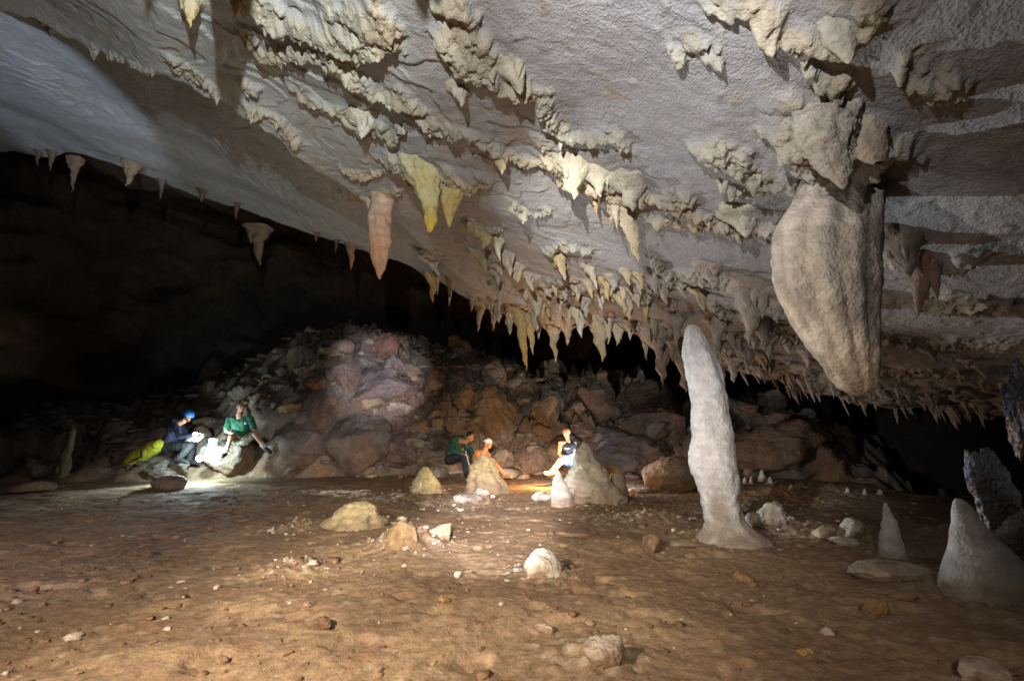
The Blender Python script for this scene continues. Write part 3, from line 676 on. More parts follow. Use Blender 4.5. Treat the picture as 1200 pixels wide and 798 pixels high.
rock(1205, 520, 60, 100, (.09, .09, .12), 'dark bluish wall block at the right edge under the ceiling', mat=M_WET, ang=.5, sub=5, rough=.15, depth=y5+1.2, kd=.6)
rock(190, 562, 40, 8, (.30, .25, .20), 'low grey rock in front of the bright lamp', sub=4)
rock(25, 578, 60, 12, (.27, .20, .14), 'rough brown rock ridge at the far left', sub=4, mat=M_MUD)
rock(195, 572, 40, 18, (.24, .20, .17), 'rounded grey rock before the left pair of people', sub=4, ang=.3)
# talus boulders that can be told apart
TAL = [
 (395, 420, 40, 22, PALE, 'pale grey angular block on top of the rock pile', .8, 0),
 (443, 420, 50, 34, (.34, .20, .15), 'reddish brown block at the crest of the rock pile', .8, 0),
 (428, 478, 120, 54, (.29, .235, .225), 'huge purple brown layered block on the rock pile, lit bluish', 1, .1),
 (462, 448, 52, 34, (.30, .25, .235), 'angular purple grey block on the upper right of the huge layered block', .95, .3),
 (402, 450, 48, 30, (.27, .22, .21), 'angular purple grey block on the upper left of the huge layered block', .95, -.25),
 (482, 474, 40, 30, (.25, .20, .19), 'dark split block at the right foot of the huge layered block', .95, .2),
 (430, 478, 62, 15, (.46, .35, .22), 'tan slab lying below the huge purple brown block', .8, -.1),
 (468, 484, 38, 13, (.50, .44, .36), 'pale slab right of the tan slab on the rock pile', .8, .1),
 (342, 482, 44, 14, (.48, .38, .24), 'tan slab on the mud bank above the person in green', .7, 0),
 (338, 440, 16, 46, (.30, .22, .13), 'tall upright brown slab at the left of the rock pile', .9, .1),
 (572, 512, 92, 62, (.28, .205, .13), 'large ochre brown wavy boulder behind the cap wearer', .6, .1),
 (540, 478, 34, 30, (.32, .22, .12), 'square ochre block left of the large wavy boulder', .8, 0),
 (535, 455, 50, 26, (.32, .31, .26), 'grey green boulder above the ochre block', .7, .2),
 (578, 452, 52, 32, (.42, .38, .34), 'pointed pale boulder with tan edges above the large wavy boulder', .9, .4),
 (508, 458, 22, 16, (.40, .36, .32), 'small pale boulder left of the grey green one', .8, 0),
 (622, 458, 32, 18, (.34, .33, .28), 'smooth grey green block under the long golden icicle', .8, 0),
 (706, 490, 62, 42, (.26, .18, .13), 'brown angular boulder in the shade above the seated woman', .8, .1),
 (772, 514, 100, 38, (.24, .17, .13), 'broad brown slab boulder right of the seated woman', .8, .05),
 (765, 478, 80, 34, (.20, .14, .10), 'dark brown boulder under the far fringe', .7, 0),
 (727, 512, 30, 10, (.46, .33, .24), 'small tan ledge stone right of the seated woman', .8, 0),
 (735, 548, 130, 46, (.26, .21, .20), 'long sloping bluish grey slab behind the seated woman', .8, .2),
 (634, 548, 34, 24, (.28, .22, .20), 'grey brown block between the cap wearer and the seated woman', .7, 0),
 (665, 545, 60, 34, (.30, .24, .20), 'low grey rock the woman sits on', .5, 0),
 (925, 545, 140, 52, (.22, .16, .11), 'broad dim brown mound rock behind the tall stalagmite', .3, 0),
 (495, 508, 48, 16, (.36, .25, .16), 'reddish tan slab beside the large wavy boulder', .8, -.05),
 (515, 526, 40, 16, (.30, .22, .15), 'brown slab above the person in a dark green jacket', .8, .1),
 (460, 540, 80, 36, (.25, .19, .15), 'dark brown block at the right end of the mud bank', .6, 0),
 (350, 545, 110, 54, (.24, .20, .18), 'grey brown crumbly block at the left end of the mud bank', .45, 0),
 (410, 540, 110, 60, (.24, .20, .175), 'grey brown crumbly block in the middle of the mud bank', .4, 0),
 (262, 545, 80, 34, (.27, .23, .20), 'grey rock the man in the green shirt sits on', .5, 0),
 (190, 556, 70, 24, (.24, .21, .19), 'grey rock under the helmeted person', .5, 0),
]
for px, py, w, h, c, lb, ang, tl in TAL:
    rock(px, py, w, h, c, lb, 'boulder', None, 'boulder', ang, tilt=tl, sub=5, rough=.09, sink=.2)
# a leaning plank-like slab
a = at(640, 452, 15.2); b = at(572, 532, 12.9)
V, Fc = rock_shape(.5*np.linalg.norm(a-b), .28, .09, 555, .9, 5, .05)
d = Vector(a-b).normalized(); q = d.to_track_quat('X', 'Z').to_matrix(); V = V@np.array(q).T+(a+b)/2
thing('boulder', V, Fc, M_ROCK, np.repeat(np.array([[.27, .25, .24]]), len(V), 0)*(1+.2*fb3(V, 3, 3, 5)[:, None]), 'long narrow grey slab leaning diagonally behind the cap wearer', 'boulder', base=b)
BG = 'talus boulders'
for i in range(150):
    px = random.choice([random.uniform(180, 520), random.uniform(480, 680), random.uniform(640, 960)]); py = random.uniform(415, 552)
    if px < 300: py = random.uniform(400, 520)
    p = ghit(px, py)
    if p[1] > 21 or p[1] < 11.8: continue
    w = random.choice([random.uniform(10, 24), random.uniform(18, 48)]); h = w*random.uniform(.3, .7)
    if px < 330: lb, g = 'one of the dim angular blocks scattered up the dark left slope', 'blocks of the left slope'
    elif px < 680: lb, g = 'one of the grey and brown broken blocks filling the rock pile', 'broken blocks of the rock pile'
    else: lb, g = 'one of the shaded brown blocks on the right hand slope', 'blocks of the right slope'
    c = random.choice([(.34, .27, .21), (.40, .34, .28), (.28, .2, .14), (.33, .30, .27), (.44, .36, .25)])
    rock(px, py, w, h, c, lb, 'boulder', g, 'boulder', .85, rot=random.uniform(0, 3), tilt=random.uniform(-.5, .5), sub=3 if w < 20 else 4, rough=.07, sink=.25)
# loose stones on the mud floor
for i in range(20):
    px = random.uniform(20, 1180); py = random.choice([random.uniform(585, 700), random.uniform(600, 790)])
    w = random.uniform(4, 15)*(py-480)/170
    c = random.choice([(.50, .45, .38), (.28, .19, .12), (.38, .28, .18), (.30, .2, .12), (.22, .15, .10)])
    big = c[0] > .45
    rock(px, py, w*(.7 if big else 1), w*random.uniform(.25, .5), c, 'one of the loose pale chips strewn over the mud floor' if big else 'one of the loose brown stones strewn over the mud floor', 'stone', 'pale chips on the mud' if big else 'brown stones on the mud', 'stone', .7, sub=3, rot=random.uniform(0, 3), sink=.35)
# gravel: crumbs nobody could count
n = 3600; D, Fd = ICO[2]; VV = []; FF = []; CC = []
gx = []; 
u = RNG.uniform(-1.25, 1.25, n); yy = 1.7+RNG.beta(1.1, 2.0, n)*9; xx = u*yy
mbx = np.concatenate([RNG.normal(m_[0], m_[2]*.55, 110) for m_ in MB[:10]+MB[12:14]]); mby = np.concatenate([RNG.normal(m_[1], m_[2]*.55, 110) for m_ in MB[:10]+MB[12:14]])
keep = pn2(xx*.8, yy*.8, 131)+.45*pn2(xx*3, yy*3, 132)+RNG.uniform(-.5, .5, n) > .05
xx, yy = xx[keep], yy[keep]; nb = len(xx); xx = np.concatenate([xx, mbx]); yy = np.concatenate([yy, mby]); zz, _, _ = gfull(xx, yy); s = RNG.gamma(2.0, .0042, len(xx))*(.75+.09*yy)+.003
for i in range(len(xx)):
    sc = s[i]*np.array([RNG.uniform(.7, 1.5), RNG.uniform(.7, 1.3), RNG.uniform(.4, .8)])
    v = D[:, :]*sc*(1+.35*RNG.normal(size=(len(D), 1)).clip(-1, 1)); a = RNG.uniform(0, 6.28)
    R = np.array([[math.cos(a), -math.sin(a), 0], [math.sin(a), math.cos(a), 0], [0, 0, 1]])
    VV.append(v@R.T+np.array([xx[i], yy[i], zz[i]+s[i]*.15])); FF.append(Fd+i*len(D))
    c = np.array([(.21, .14, .085), (.17, .11, .07), (.28, .19, .11), (.48, .43, .36)][RNG.choice(4, p=[.4, .33, .17, .1] if i < nb else [.25, .1, .35, .3])])*RNG.uniform(.8, 1.2); CC.append(np.repeat(c[None], len(D), 0))
link('gravel', mesh_np('gravel', np.concatenate(VV), np.concatenate(FF), M_MUD, np.concatenate(CC), smooth=False), label='crumbs of mud and grit strewn over the floor', cat='gravel', kind='stuff')
# rubble on the talus
n = 1500; VV = []; FF = []; CC = []
u = RNG.uniform(-1.0, .62, n); yy = RNG.uniform(11.7, 18, n); xx = u*yy; zz, _, _ = gfull(xx, yy)
V3, F3 = ICO[2]
for i in range(n):
    if 295 < 600+F*u[i] < 505 and yy[i] < 13.6 and i % 4: continue
    s = .05+RNG.gamma(1.6, .055); v, f = rock_shape(s*RNG.uniform(.8, 2.0), s, s*RNG.uniform(.25, .7), int(i), 1, 2, .06, 7)
    R = np.array(Matrix.Rotation(RNG.uniform(0, 6), 3, 'Z') @ Matrix.Rotation(RNG.uniform(-.7, .7), 3, 'X'))
    VV.append(v@R.T+np.array([xx[i], yy[i], zz[i]+s*.15])); FF.append(f+len(FF)*len(v))
    c = np.array([(.30, .22, .15), (.38, .31, .24), (.24, .17, .12), (.46, .40, .33)][RNG.choice(4)])*RNG.uniform(.75, 1.2); CC.append(np.repeat(c[None], len(v), 0))
link('rubble', mesh_np('rubble', np.concatenate(VV), np.concatenate(FF), M_ROCK, np.concatenate(CC), smooth=False), label='loose broken rubble covering the slope of the rock pile', cat='rubble', kind='stuff')
# ------------------------------------------------------------------ people
def capsule(bm, a, b, ra, rb, seg=14, rings=5):
    a = Vector(a); b = Vector(b); d = b-a; L = max(d.length, 1e-4)
    q = d.to_track_quat('Z', 'X').to_matrix()
    prof = []
    for i in range(rings+1):
        t = math.pi/2*i/rings; prof.append((-math.cos(t)*ra, math.sin(t)*ra))
    for i in range(rings+1):
        t = math.pi/2*i/rings; prof.append((L+math.sin(t)*rb, math.cos(t)*rb))
    prev = None; first = None
    for z, r in prof:
        ring = [bm.verts.new(a+q@Vector((max(r, 1e-4)*math.cos(k*2*math.pi/seg), max(r, 1e-4)*math.sin(k*2*math.pi/seg), z))) for k in range(seg)]
        if prev:
            for k in range(seg): bm.faces.new((prev[k], prev[(k+1) % seg], ring[(k+1) % seg], ring[k]))
        else: bm.faces.new(ring[::-1])
        prev = ring
    bm.faces.new(prev)
def ell(bm, c, r, M=None, sub=3):
    mt = Matrix.Translation(Vector(c)) @ (M.to_4x4() if M else Matrix.Identity(4)) @ Matrix.Diagonal((*r, 1))
    bmesh.ops.create_icosphere(bm, subdivisions=sub, radius=1, matrix=mt)
def remesh(bm, voxel, smooth=4, name='body'):
    me = bpy.data.meshes.new('tmp'); bm.to_mesh(me); bm.free()
    o = bpy.data.objects.new('tmp', me); COL.objects.link(o)
    r = o.modifiers.new('r', 'REMESH'); r.mode = 'VOXEL'; r.voxel_size = voxel
    s = o.modifiers.new('s', 'SMOOTH'); s.iterations = smooth; s.factor = .5
    dg = bpy.context.evaluated_depsgraph_get(); dg.update()
    m2 = bpy.data.meshes.new_from_object(o.evaluated_get(dg)); m2.name = name
    bpy.data.objects.remove(o); bpy.data.meshes.remove(me)
    m2.polygons.foreach_set('use_smooth', np.ones(len(m2.polygons), bool)); return m2
def frame(fwd, up=(0, 0, 1)):
    f = Vector(fwd).normalized(); r = f.cross(Vector(up)).normalized(); u = r.cross(f)
    return Matrix((r, f, u)).transposed()     # columns: right, forward, up
def hand(bm, w, d, side, curl=.5):
    """palm and five bent fingers running on from the wrist w along d"""
    d = Vector(d).normalized(); M = frame(d, (0, 0, 1) if abs(d.z) < .9 else (0, 1, 0)); r, f, u = M.col[0], M.col[1], M.col[2]
    p = Vector(w)+f*.055; ell(bm, p, (.042, .052, .018), M)
    for k, (off, L) in enumerate(((-.030, .066), (-.010, .078), (.011, .073), (.031, .056))):
        a = Vector(w)+f*.095+r*off; b = a+(f*math.cos(curl*.5)-u*math.sin(curl*.5))*L*.55; c = b+(f*math.cos(curl*1.3)-u*math.sin(curl*1.3))*L*.5
        capsule(bm, a-f*.02, b, .0098, .0090, 8, 3); capsule(bm, b, c, .0090, .0078, 8, 3)
    a = Vector(w)+f*.03+r*side*.034; b = a+f*.032+r*side*.028-u*.008; c = b+f*.03+r*side*.006-u*.012
    capsule(bm, a, b, .013, .011, 8, 3); capsule(bm, b, c, .011, .009, 8, 3)
def head(bm, c, M, s=1.0):
    c = Vector(c); e = lambda o, r, sub=3: ell(bm, c+M@Vector(o)*s, tuple(x*s for x in r), M, sub)
    e((0, -.012, .025), (.077, .096, .092)); e((0, .030, -.035), (.056, .062, .072)); e((0, .055, -.082), (.032, .030, .026))
    e((0, .098, -.012), (.013, .018, .026)); e((0, .112, -.025), (.016, .013, .011)); e((0, .078, .026), (.056, .020, .013))
    e((0, .086, -.055), (.026, .014, .010)); e((.034, .074, -.012), (.022, .018, .022)); e((-.034, .074, -.012), (.022, .018, .022))
    for sgn in (1, -1): e((sgn*.079, -.008, -.004), (.012, .022, .033))
    capsule(bm, c+M@Vector((0, -.02, -.05))*s, c+M@Vector((0, -.045, -.16))*s, .052*s, .058*s)
SKIN = plain('skin', (.58, .34, .22), .55, .08, 40, .1); SKIN2 = plain('tanned_skin', (.50, .27, .15), .55, .08, 40, .1)
EYEM = plain('eye', (.05, .04, .035), .2, .05, 10, 0); LIPM = plain('lips', (.42, .17, .13), .5, .1, 40, .1)
HAIR = plain('dark_hair', (.025, .018, .014), .6, .4, 120, .6); REDH = plain('beard', (.20, .06, .03), .7, .3, 120, .6)
def clothing(name, mat, parent, segs, extra=None, voxel=.016, smooth=5):
    bm = bmesh.new()
    for s in segs: capsule(bm, *s)
    if extra: extra(bm)
    me = remesh(bm, voxel, smooth, name)
    if name in ('shirt', 'trousers', 'shorts', 'bag', 'lid_flap'):      # creases
        n_ = len(me.vertices); co_ = np.zeros(n_*3); me.vertices.foreach_get('co', co_); no_ = np.zeros(n_*3); me.vertices.foreach_get('normal', no_)
        co_ = co_.reshape(-1, 3); f_ = np.abs(fb3(co_*np.array([1, 1, .6]), 9, 3, 17))*.034-.006
        me.vertices.foreach_set('co', (co_+no_.reshape(-1, 3)*f_[:, None]).ravel()); me.update()
    me.transform(Matrix.Translation(-parent.location)); me.materials.append(mat)
    return link(name, me, parent)
def person(J, label, skin, face, shirt=None, trousers=None, shoes=None, socks=None, sleeve=.55, leg=1.6, hair=None, female=False, neckcol=True, group=None):
    """J: joints in world space. leg = how far the trousers go (0 hip, 1 knee, 2 ankle)"""
    J = {k: Vector(v) for k, v in J.items()}
    fw = 0.92 if female else 1.0
    M = frame(face)
    hc = J['head']; neck = hc+M@Vector((0, -.045, -.16)); 
    shl, shr, hl, hr = J['shl'], J['shr'], J['hl'], J['hr']
    chest = (shl+shr)/2; pel = (hl+hr)/2; ax = (shr-shl).normalized()
    mid = chest.lerp(pel, .55)
    tor = []
    for k in (-.085, 0, .085):
        tor += [(chest+ax*k+(pel-chest).normalized()*.09, mid+ax*k*.85, .105*fw, .095*fw), (mid+ax*k*.85, pel+ax*k, .095*fw, .112*fw)]
    arms = []; legs = []
    for s in 'lr':
        arms += [(J['sh'+s], J['el'+s], .052*fw, .040*fw), (J['el'+s], J['wr'+s], .041*fw, .026*fw)]
        legs += [(J['h'+s], J['kn'+s], .085*fw, .056*fw), (J['kn'+s], J['an'+s], .057*fw, .036*fw)]
    shoul = [(shl, shr, .060*fw, .060*fw), (neck, chest+(pel-chest).normalized()*.05, .058, .085)]
    bm = bmesh.new()
    for s in tor+arms+legs+shoul: capsule(bm, *s)
    head(bm, hc, M)
    for s, sg in (('l', 1), ('r', -1)): hand(bm, J['wr'+s], J.get('hd'+s, J['wr'+s]+(J['wr'+s]-J['el'+s]))-J['wr'+s], sg, .7)
    feet = []
    for s in 'lr':
        a = J['an'+s]; t = J['to'+s]; d = (t-a).normalized()
        feet.append((a+(a-J['kn'+s]).normalized()*.035-d*.035, a+(t-a)*.55, .040, .040)); feet.append((a+(t-a)*.5, t, .040, .026))
    for s in feet: capsule(bm, *s)
    me = remesh(bm, .0095, 3, 'body'); root_loc = Vector((pel.x, pel.y, min(J['anl'].z, J['anr'].z)))
    me.transform(Matrix.Translation(-root_loc)); me.materials.append(skin)
    root = link('person', None, None, label, 'person', group, None, root_loc); root.empty_display_size = .2
    link('body', me, root)
    for sg in (1, -1):
        bm = bmesh.new(); ell(bm, hc+M@Vector((sg*.033, .089, .006)), (.011, .010, .009), M, 2); e = bpy.data.meshes.new('eye'); bm.to_mesh(e); bm.free()
        e.transform(Matrix.Translation(-root_loc)); e.materials.append(EYEM); link('eye', e, root)
    bm = bmesh.new(); ell(bm, hc+M@Vector((0, .097, -.055)), (.024, .008, .007), M, 2); e = bpy.data.meshes.new('mouth'); bm.to_mesh(e); bm.free(); e.transform(Matrix.Translation(-root_loc)); e.materials.append(LIPM); link('mouth', e, root)
    g = .014
    if shirt:
        seg = [(a, b, ra+g, rb+g) for a, b, ra, rb in tor]
        if sleeve > 0:
            seg += [(shl, shr, .060*fw+g, .060*fw+g)]
            for s in 'lr':
                q = min(sleeve, 1); seg.append((J['sh'+s], J['sh'+s].lerp(J['el'+s], q), .060*fw+g, .054*fw+g))
                if sleeve > 1: seg.append((J['el'+s], J['el'+s].lerp(J['wr'+s], sleeve-1), .050*fw+g, .036*fw+g))
        else:
            for k in (-1, 1): seg.append((chest+ax*k*.10+Vector((0, 0, .045)), chest+ax*k*.08+(pel-chest).normalized()*.1, .035, .06))
        clothing('shirt', shirt, root, seg)
    if trousers:
        seg = [(hl, hr, .118*fw+g, .118*fw+g), (pel, pel+(mid-pel)*.35, .125*fw+g, .115*fw+g)]
        for s in 'lr':
            q = min(leg, 1); seg.append((J['h'+s], J['h'+s].lerp(J['kn'+s], q), .092*fw+g, .092*fw+g-(.026*q)))
            if leg > 1: seg.append((J['kn'+s], J['kn'+s].lerp(J['an'+s], leg-1), .068*fw+g, .062*fw+g-.01))
        clothing('trousers' if leg > 1 else 'shorts', trousers, root, seg)
    if shoes:
        for i in (0, 2): clothing('shoe', shoes, root, [(a, b, ra+.011, rb+.011) for a, b, ra, rb in feet[i:i+2]], voxel=.011, smooth=3)
    if socks:
        for s in 'lr': clothing('sock', socks, root, [(J['an'+s].lerp(J['kn'+s], .05), J['an'+s].lerp(J['kn'+s], .34), .045, .050)], voxel=.011, smooth=2)
    if hair: 
        mat, long_ = hair
        def ex(bm):
            ell(bm, hc+M@Vector((0, -.030, .040)), (.085, .095, .090), M)
            if long_: capsule(bm, hc+M@Vector((0, -.085, .03)), hc+M@Vector((0, -.105, -.13)), .062, .045)
        clothing('hair', mat, root, [], ex, .011, 3)
    return root, M, hc, root_loc
def worn(name, mat, root, bm, smooth=True):
    me = bpy.data.meshes.new(name); bm.to_mesh(me); bm.free(); me.transform(Matrix.Translation(-root.location)); me.materials.append(mat)
    if smooth: me.polygons.foreach_set('use_smooth', np.ones(len(me.polygons), bool))
    return link(name, me, root)
def dome(c, M, r, cut=-.15, brim=.02, peak=0):
    bm = bmesh.new(); n = 28; rings = []
    for i in range(12):
        t = i/11*(math.pi/2-cut*0); z = math.cos(t*1.08); s = math.sin(t*1.08)
        rings.append([bm.verts.new(Vector(c)+M@Vector((r[0]*s*math.cos(k*2*math.pi/n), r[1]*s*math.sin(k*2*math.pi/n), r[2]*z))) for k in range(n)])
    o = []
    for k in range(n):
        a = k*2*math.pi/n; ex = brim+peak*max(0, math.sin(a))**2
        o.append(bm.verts.new(Vector(c)+M@Vector(((r[0]+ex*.5)*math.cos(a), (r[1]+ex)*math.sin(a), -.10*r[2]-.25*ex))))
    rings.append(o)
    for p, q in zip(rings[:-1], rings[1:]):
        for k in range(n):
            if p is rings[0]: 
                continue
            bm.faces.new((p[k], p[(k+1) % n], q[(k+1) % n], q[k]))
    bm.faces.new(rings[1][::-1])
    for v in rings[0]: bm.verts.remove(v)
    return bm
def P(px, py, y): return at(px, py, y)
GREEN = plain('green_cotton', (.03, .16, .09), .85, .25, 30, .3); DKGREEN = plain('dark_green_jacket', (.03, .12, .085), .8, .25, 30, .3)
NAVY = plain('navy_cloth', (.025, .035, .07), .85, .25, 30, .3); DARK = plain('dark_cloth', (.022, .024, .026), .85, .3, 30, .3); KHAKI = plain('khaki_cloth', (.16, .16, .11), .85, .2, 30, .3)
DENIM = plain('blue_denim', (.10, .17, .30), .85, .2, 40, .3); BLK = plain('black_rubber', (.02, .02, .02), .6, .2, 40, .2); WSOCK = plain('white_sock', (.72, .72, .70), .9, .06, 60, .3)
BLUEH = plain('blue_plastic', (.05, .20, .62), .3, .05, 20, .05); WCAP = plain('white_cap', (.75, .74, .70), .7, .06, 40, .2); RUST = plain('rust_shirt', (.46, .20, .06), .85, .2, 40, .3); BLKTOP = plain('black_top', (.02, .02, .025), .85, .2, 40, .3)
WHITEP = plain('white_plastic', (.8, .8, .8), .4, .04, 20, .05); TEAL = plain('teal_plastic', (.25, .55, .55), .4, .1, 20, .05)

# man in a green shirt, sitting on the left with one leg stretched out
yB = 11.6
J = dict(head=P(282, 477, yB-.05), shl=P(269, 491.5, yB), shr=P(294, 491, yB+.03), ell=P(265, 505, yB-.12), elr=P(299, 505.5, yB-.10), wrl=P(277, 510, yB-.30), wrr=P(291, 510, yB-.30),
 hl=P(277, 515, yB), hr=P(288, 515, yB), knl=P(271, 512, yB-.42), knr=P(299, 509, yB-.38), anl=P(264, 531, yB-.50), anr=P(311, 525.5, yB-.52), tol=P(261, 535, yB-.66), tor=P(317, 530, yB-.62), hdl=P(283, 512, yB-.38), hdr=P(284, 512, yB-.38))
r, M, hc, _ = person(J, 'man in a dark green shirt and shorts with white socks, one leg stretched out', SKIN, (.75, -.6, .05), GREEN, KHAKI, BLK, WSOCK, .75, .85)
bm = bmesh.new(); ell(bm, P(287.5, 496, yB-.155), (.028, .008, .028), None, 2); worn('shirt_badge', WHITEP, r, bm)
bm = bmesh.new(); ell(bm, hc+M@Vector((0, -.022, .036)), (.081, .095, .088), M); worn('hair', plain('cropped_hair', (.20, .13, .09), .8, .3, 160, .6), r, bm)

# helmeted person bent over the lamp
yA = 11.5
J = dict(head=P(221, 487, yA-.15), shl=P(203, 494, yA-.18), shr=P(209, 497, yA+.16), ell=P(211, 511, yA-.34), elr=P(222, 510, yA+.10), wrl=P(226, 511, yA-.42), wrr=P(233, 508, yA-.10),
 hl=P(196, 523, yA-.08), hr=P(199, 523, yA+.14), knl=P(222, 523, yA-.30), knr=P(225, 520, yA+.12), anl=P(209, 538, yA-.38), anr=P(222, 540, yA+.10), tol=P(220, 542, yA-.44), tor=P(232, 543, yA+.06))
r, M, hc, _ = person(J, 'person in a blue helmet and dark clothes bent over a shining white lamp', SKIN, (.80, -.35, -.55), NAVY, DARK, BLK, None, 1.9, 1.9)
worn('helmet', BLUEH, r, dome(hc+M@Vector((0, -.015, .02)), M, (.118, .135, .125), brim=.02))
def ex(bm): ell(bm, hc+M@Vector((0, .052, -.075)), (.056, .052, .055), M)
clothing('beard', REDH, r, [], ex, .012, 2)

# hunched person in a dark green jacket
yC = 12.2
J = dict(head=P(551, 512, yC-.15), shl=P(531, 514.5, yC-.16), shr=P(541, 513, yC+.18), ell=P(531, 528, yC-.30), elr=P(549, 526, yC+.16), wrl=P(543, 532, yC-.36), wrr=P(556, 528, yC-.02),
 hl=P(527, 538, yC-.1), hr=P(531, 537, yC+.14), knl=P(544, 532, yC-.30), knr=P(549, 534, yC+.10), anl=P(546, 555, yC-.38), anr=P(551, 555, yC+.06), tol=P(551, 559, yC-.52), tor=P(557, 559, yC-.06))
r, M, hc, _ = person(J, 'hunched person in a dark green jacket, sitting behind the cap wearer', SKIN2, (.75, -.35, -.45), DKGREEN, DARK, BLK, None, 1.8, 1.9, (HAIR, False))

# cap wearer sitting on the floor with a knee up
yD = 10.9
J = dict(head=P(571.5, 519.5, yD-.05), shl=P(559, 531, yD-.14), shr=P(569, 530, yD+.18), ell=P(566, 543, yD-.20), elr=P(576, 541, yD+.20), wrl=P(574, 552, yD-.32), wrr=P(583, 548, yD-.02),
 hl=P(560, 556, yD-.1), hr=P(563, 556, yD+.12), knl=P(578, 541, yD-.28), knr=P(580, 544, yD+.10), anl=P(592, 557, yD-.46), anr=P(594, 557, yD-.05), tol=P(599, 559, yD-.58), tor=P(600, 559, yD-.16))
r, M, hc, _ = person(J, 'person in a white cap sitting on the floor with knees up behind the stump', SKIN2, (.85, -.5, -.10), RUST, plain('tan_shorts', (.36, .22, .10), .85, .2, 40, .3), None, None, .6, .8, (HAIR, False))
worn('cap', WCAP, r, dome(hc+M@Vector((0, -.012, .035)), M, (.092, .108, .085), brim=.004, peak=.07))

# woman sitting on a rock, legs to the left
yE = 10.7
J = dict(head=P(664, 506, yE-.02), shl=P(657, 519, yE-.12), shr=P(673, 519.5, yE+.08), ell=P(655.5, 531, yE-.18), elr=P(672, 532, yE-.10), wrl=P(660, 537, yE-.36), wrr=P(660, 536.5, yE-.26),
 hl=P(668, 540, yE-.06), hr=P(675, 540, yE+.10), knl=P(656, 540, yE-.42), knr=P(662, 536, yE-.34), anl=P(645, 554, yE-.60), anr=P(649, 553, yE-.50), tol=P(638, 554.5, yE-.72), tor=P(641, 557, yE-.62))
r, M, hc, _ = person(J, 'woman in a black tank top and denim shorts, bare legs stretched to the left', SKIN2, (-.55, -.75, .18), BLKTOP, DENIM, None, None, 0, .9, (HAIR, True), True)
bm = bmesh.new(); ell(bm, P(664.5, 525.5, yE-.20), (.05, .012, .016), None, 2); worn('shirt_print', WHITEP, r, bm)
for n_ in [o for o in bpy.data.objects if o.name.startswith('person')]: pass

# ------------------------------------------------------------------ kit
def lathe(prof, c, M, seg=24):
    bm = bmesh.new(); prev = None
    for r_, z in prof:
        ring = [bm.verts.new(Vector(c)+M@Vector((r_*math.cos(k*2*math.pi/seg), r_*math.sin(k*2*math.pi/seg), z))) for k in range(seg)]
        if prev:
            for k in range(seg): bm.faces.new((prev[k], prev[(k+1) % seg], ring[(k+1) % seg], ring[k]))
        else: bm.faces.new(ring[::-1])
        prev = ring
    bm.faces.new(prev); return bm
def lamp(c, fwd, label, size, glow):
    M = Matrix((Vector(fwd).orthogonal().normalized(), Vector(fwd).cross(Vector(fwd).orthogonal()).normalized(), Vector(fwd).normalized())).transposed()
    root = link('caving_lamp', None, None, label, 'lamp', None, None, tuple(c))
    s = size
    worn('housing', BLK, root, lathe([(.5*s, -1.6*s), (.55*s, -1.5*s), (.55*s, -.5*s), (1*s, -.05*s), (1*s, .12*s), (.9*s, .12*s), (.88*s, .02*s)], c, M))
    worn('lens', glow, root, lathe([(.86*s, .03*s), (.8*s, .10*s), (.4*s, .14*s), (.05*s, .15*s)], c, M))
    return root
GLOW = plain('lamp_glow', (.9, .95, 1), .3, 0, 5, 0, emit=(.80, .95, 1, 60)); WARMG = plain('warm_glow', (1, .8, .5), .3, 0, 5, 0, emit=(1, .72, .35, 25))
LP = P(234, 537, 11.0)
lamp(LP, Vector((.30, -1, .12)), 'blinding white lamp on the ground between the two people on the left', .08, GLOW)
LP2 = P(229, 509, 11.25)
lamp(LP2, Vector((.55, -.75, -.15)), 'white lamp held by the helmeted person', .055, GLOW)
# pale map sheet lit up by the lamp
bm = bmesh.new(); c = Vector(P(229, 514, 11.15))
for i in range(7):
    for j in range(5):
        bm.verts.new(c+Vector(((i-3)*.055, (j-2)*.05*.8-.02, (j-2)*.028+.008*math.sin(i*1.3)+.004*(i % 2))))
bm.verts.ensure_lookup_table()
for i in range(6):
    for j in range(4): bm.faces.new([bm.verts[i*5+j], bm.verts[(i+1)*5+j], bm.verts[(i+1)*5+j+1], bm.verts[i*5+j+1]])
bmesh.ops.solidify(bm, geom=bm.faces[:], thickness=.004)
me = bpy.data.meshes.new('paper_sheet'); bm.to_mesh(me); bm.free(); me.transform(Matrix.Translation(-c)); me.materials.append(WHITEP)
link('paper_sheet', me, None, 'white sheet lit up brightly in front of the helmeted person', 'paper', None, None, tuple(c))
# teal tub
c = Vector(P(250, 522, 11.2)); root = link('plastic_tub', None, None, 'small pale teal tub beside the man in the green shirt', 'tub', None, None, tuple(c))
worn('tub', TEAL, root, lathe([(.075, 0), (.085, .01), (.10, .12), (.105, .125), (.105, .135), (.095, .135), (.08, .02)], c, Matrix.Identity(3)))
worn('lid', WHITEP, root, lathe([(.108, .136), (.108, .150), (.09, .158), (.02, .160)], c, Matrix.Identity(3)))
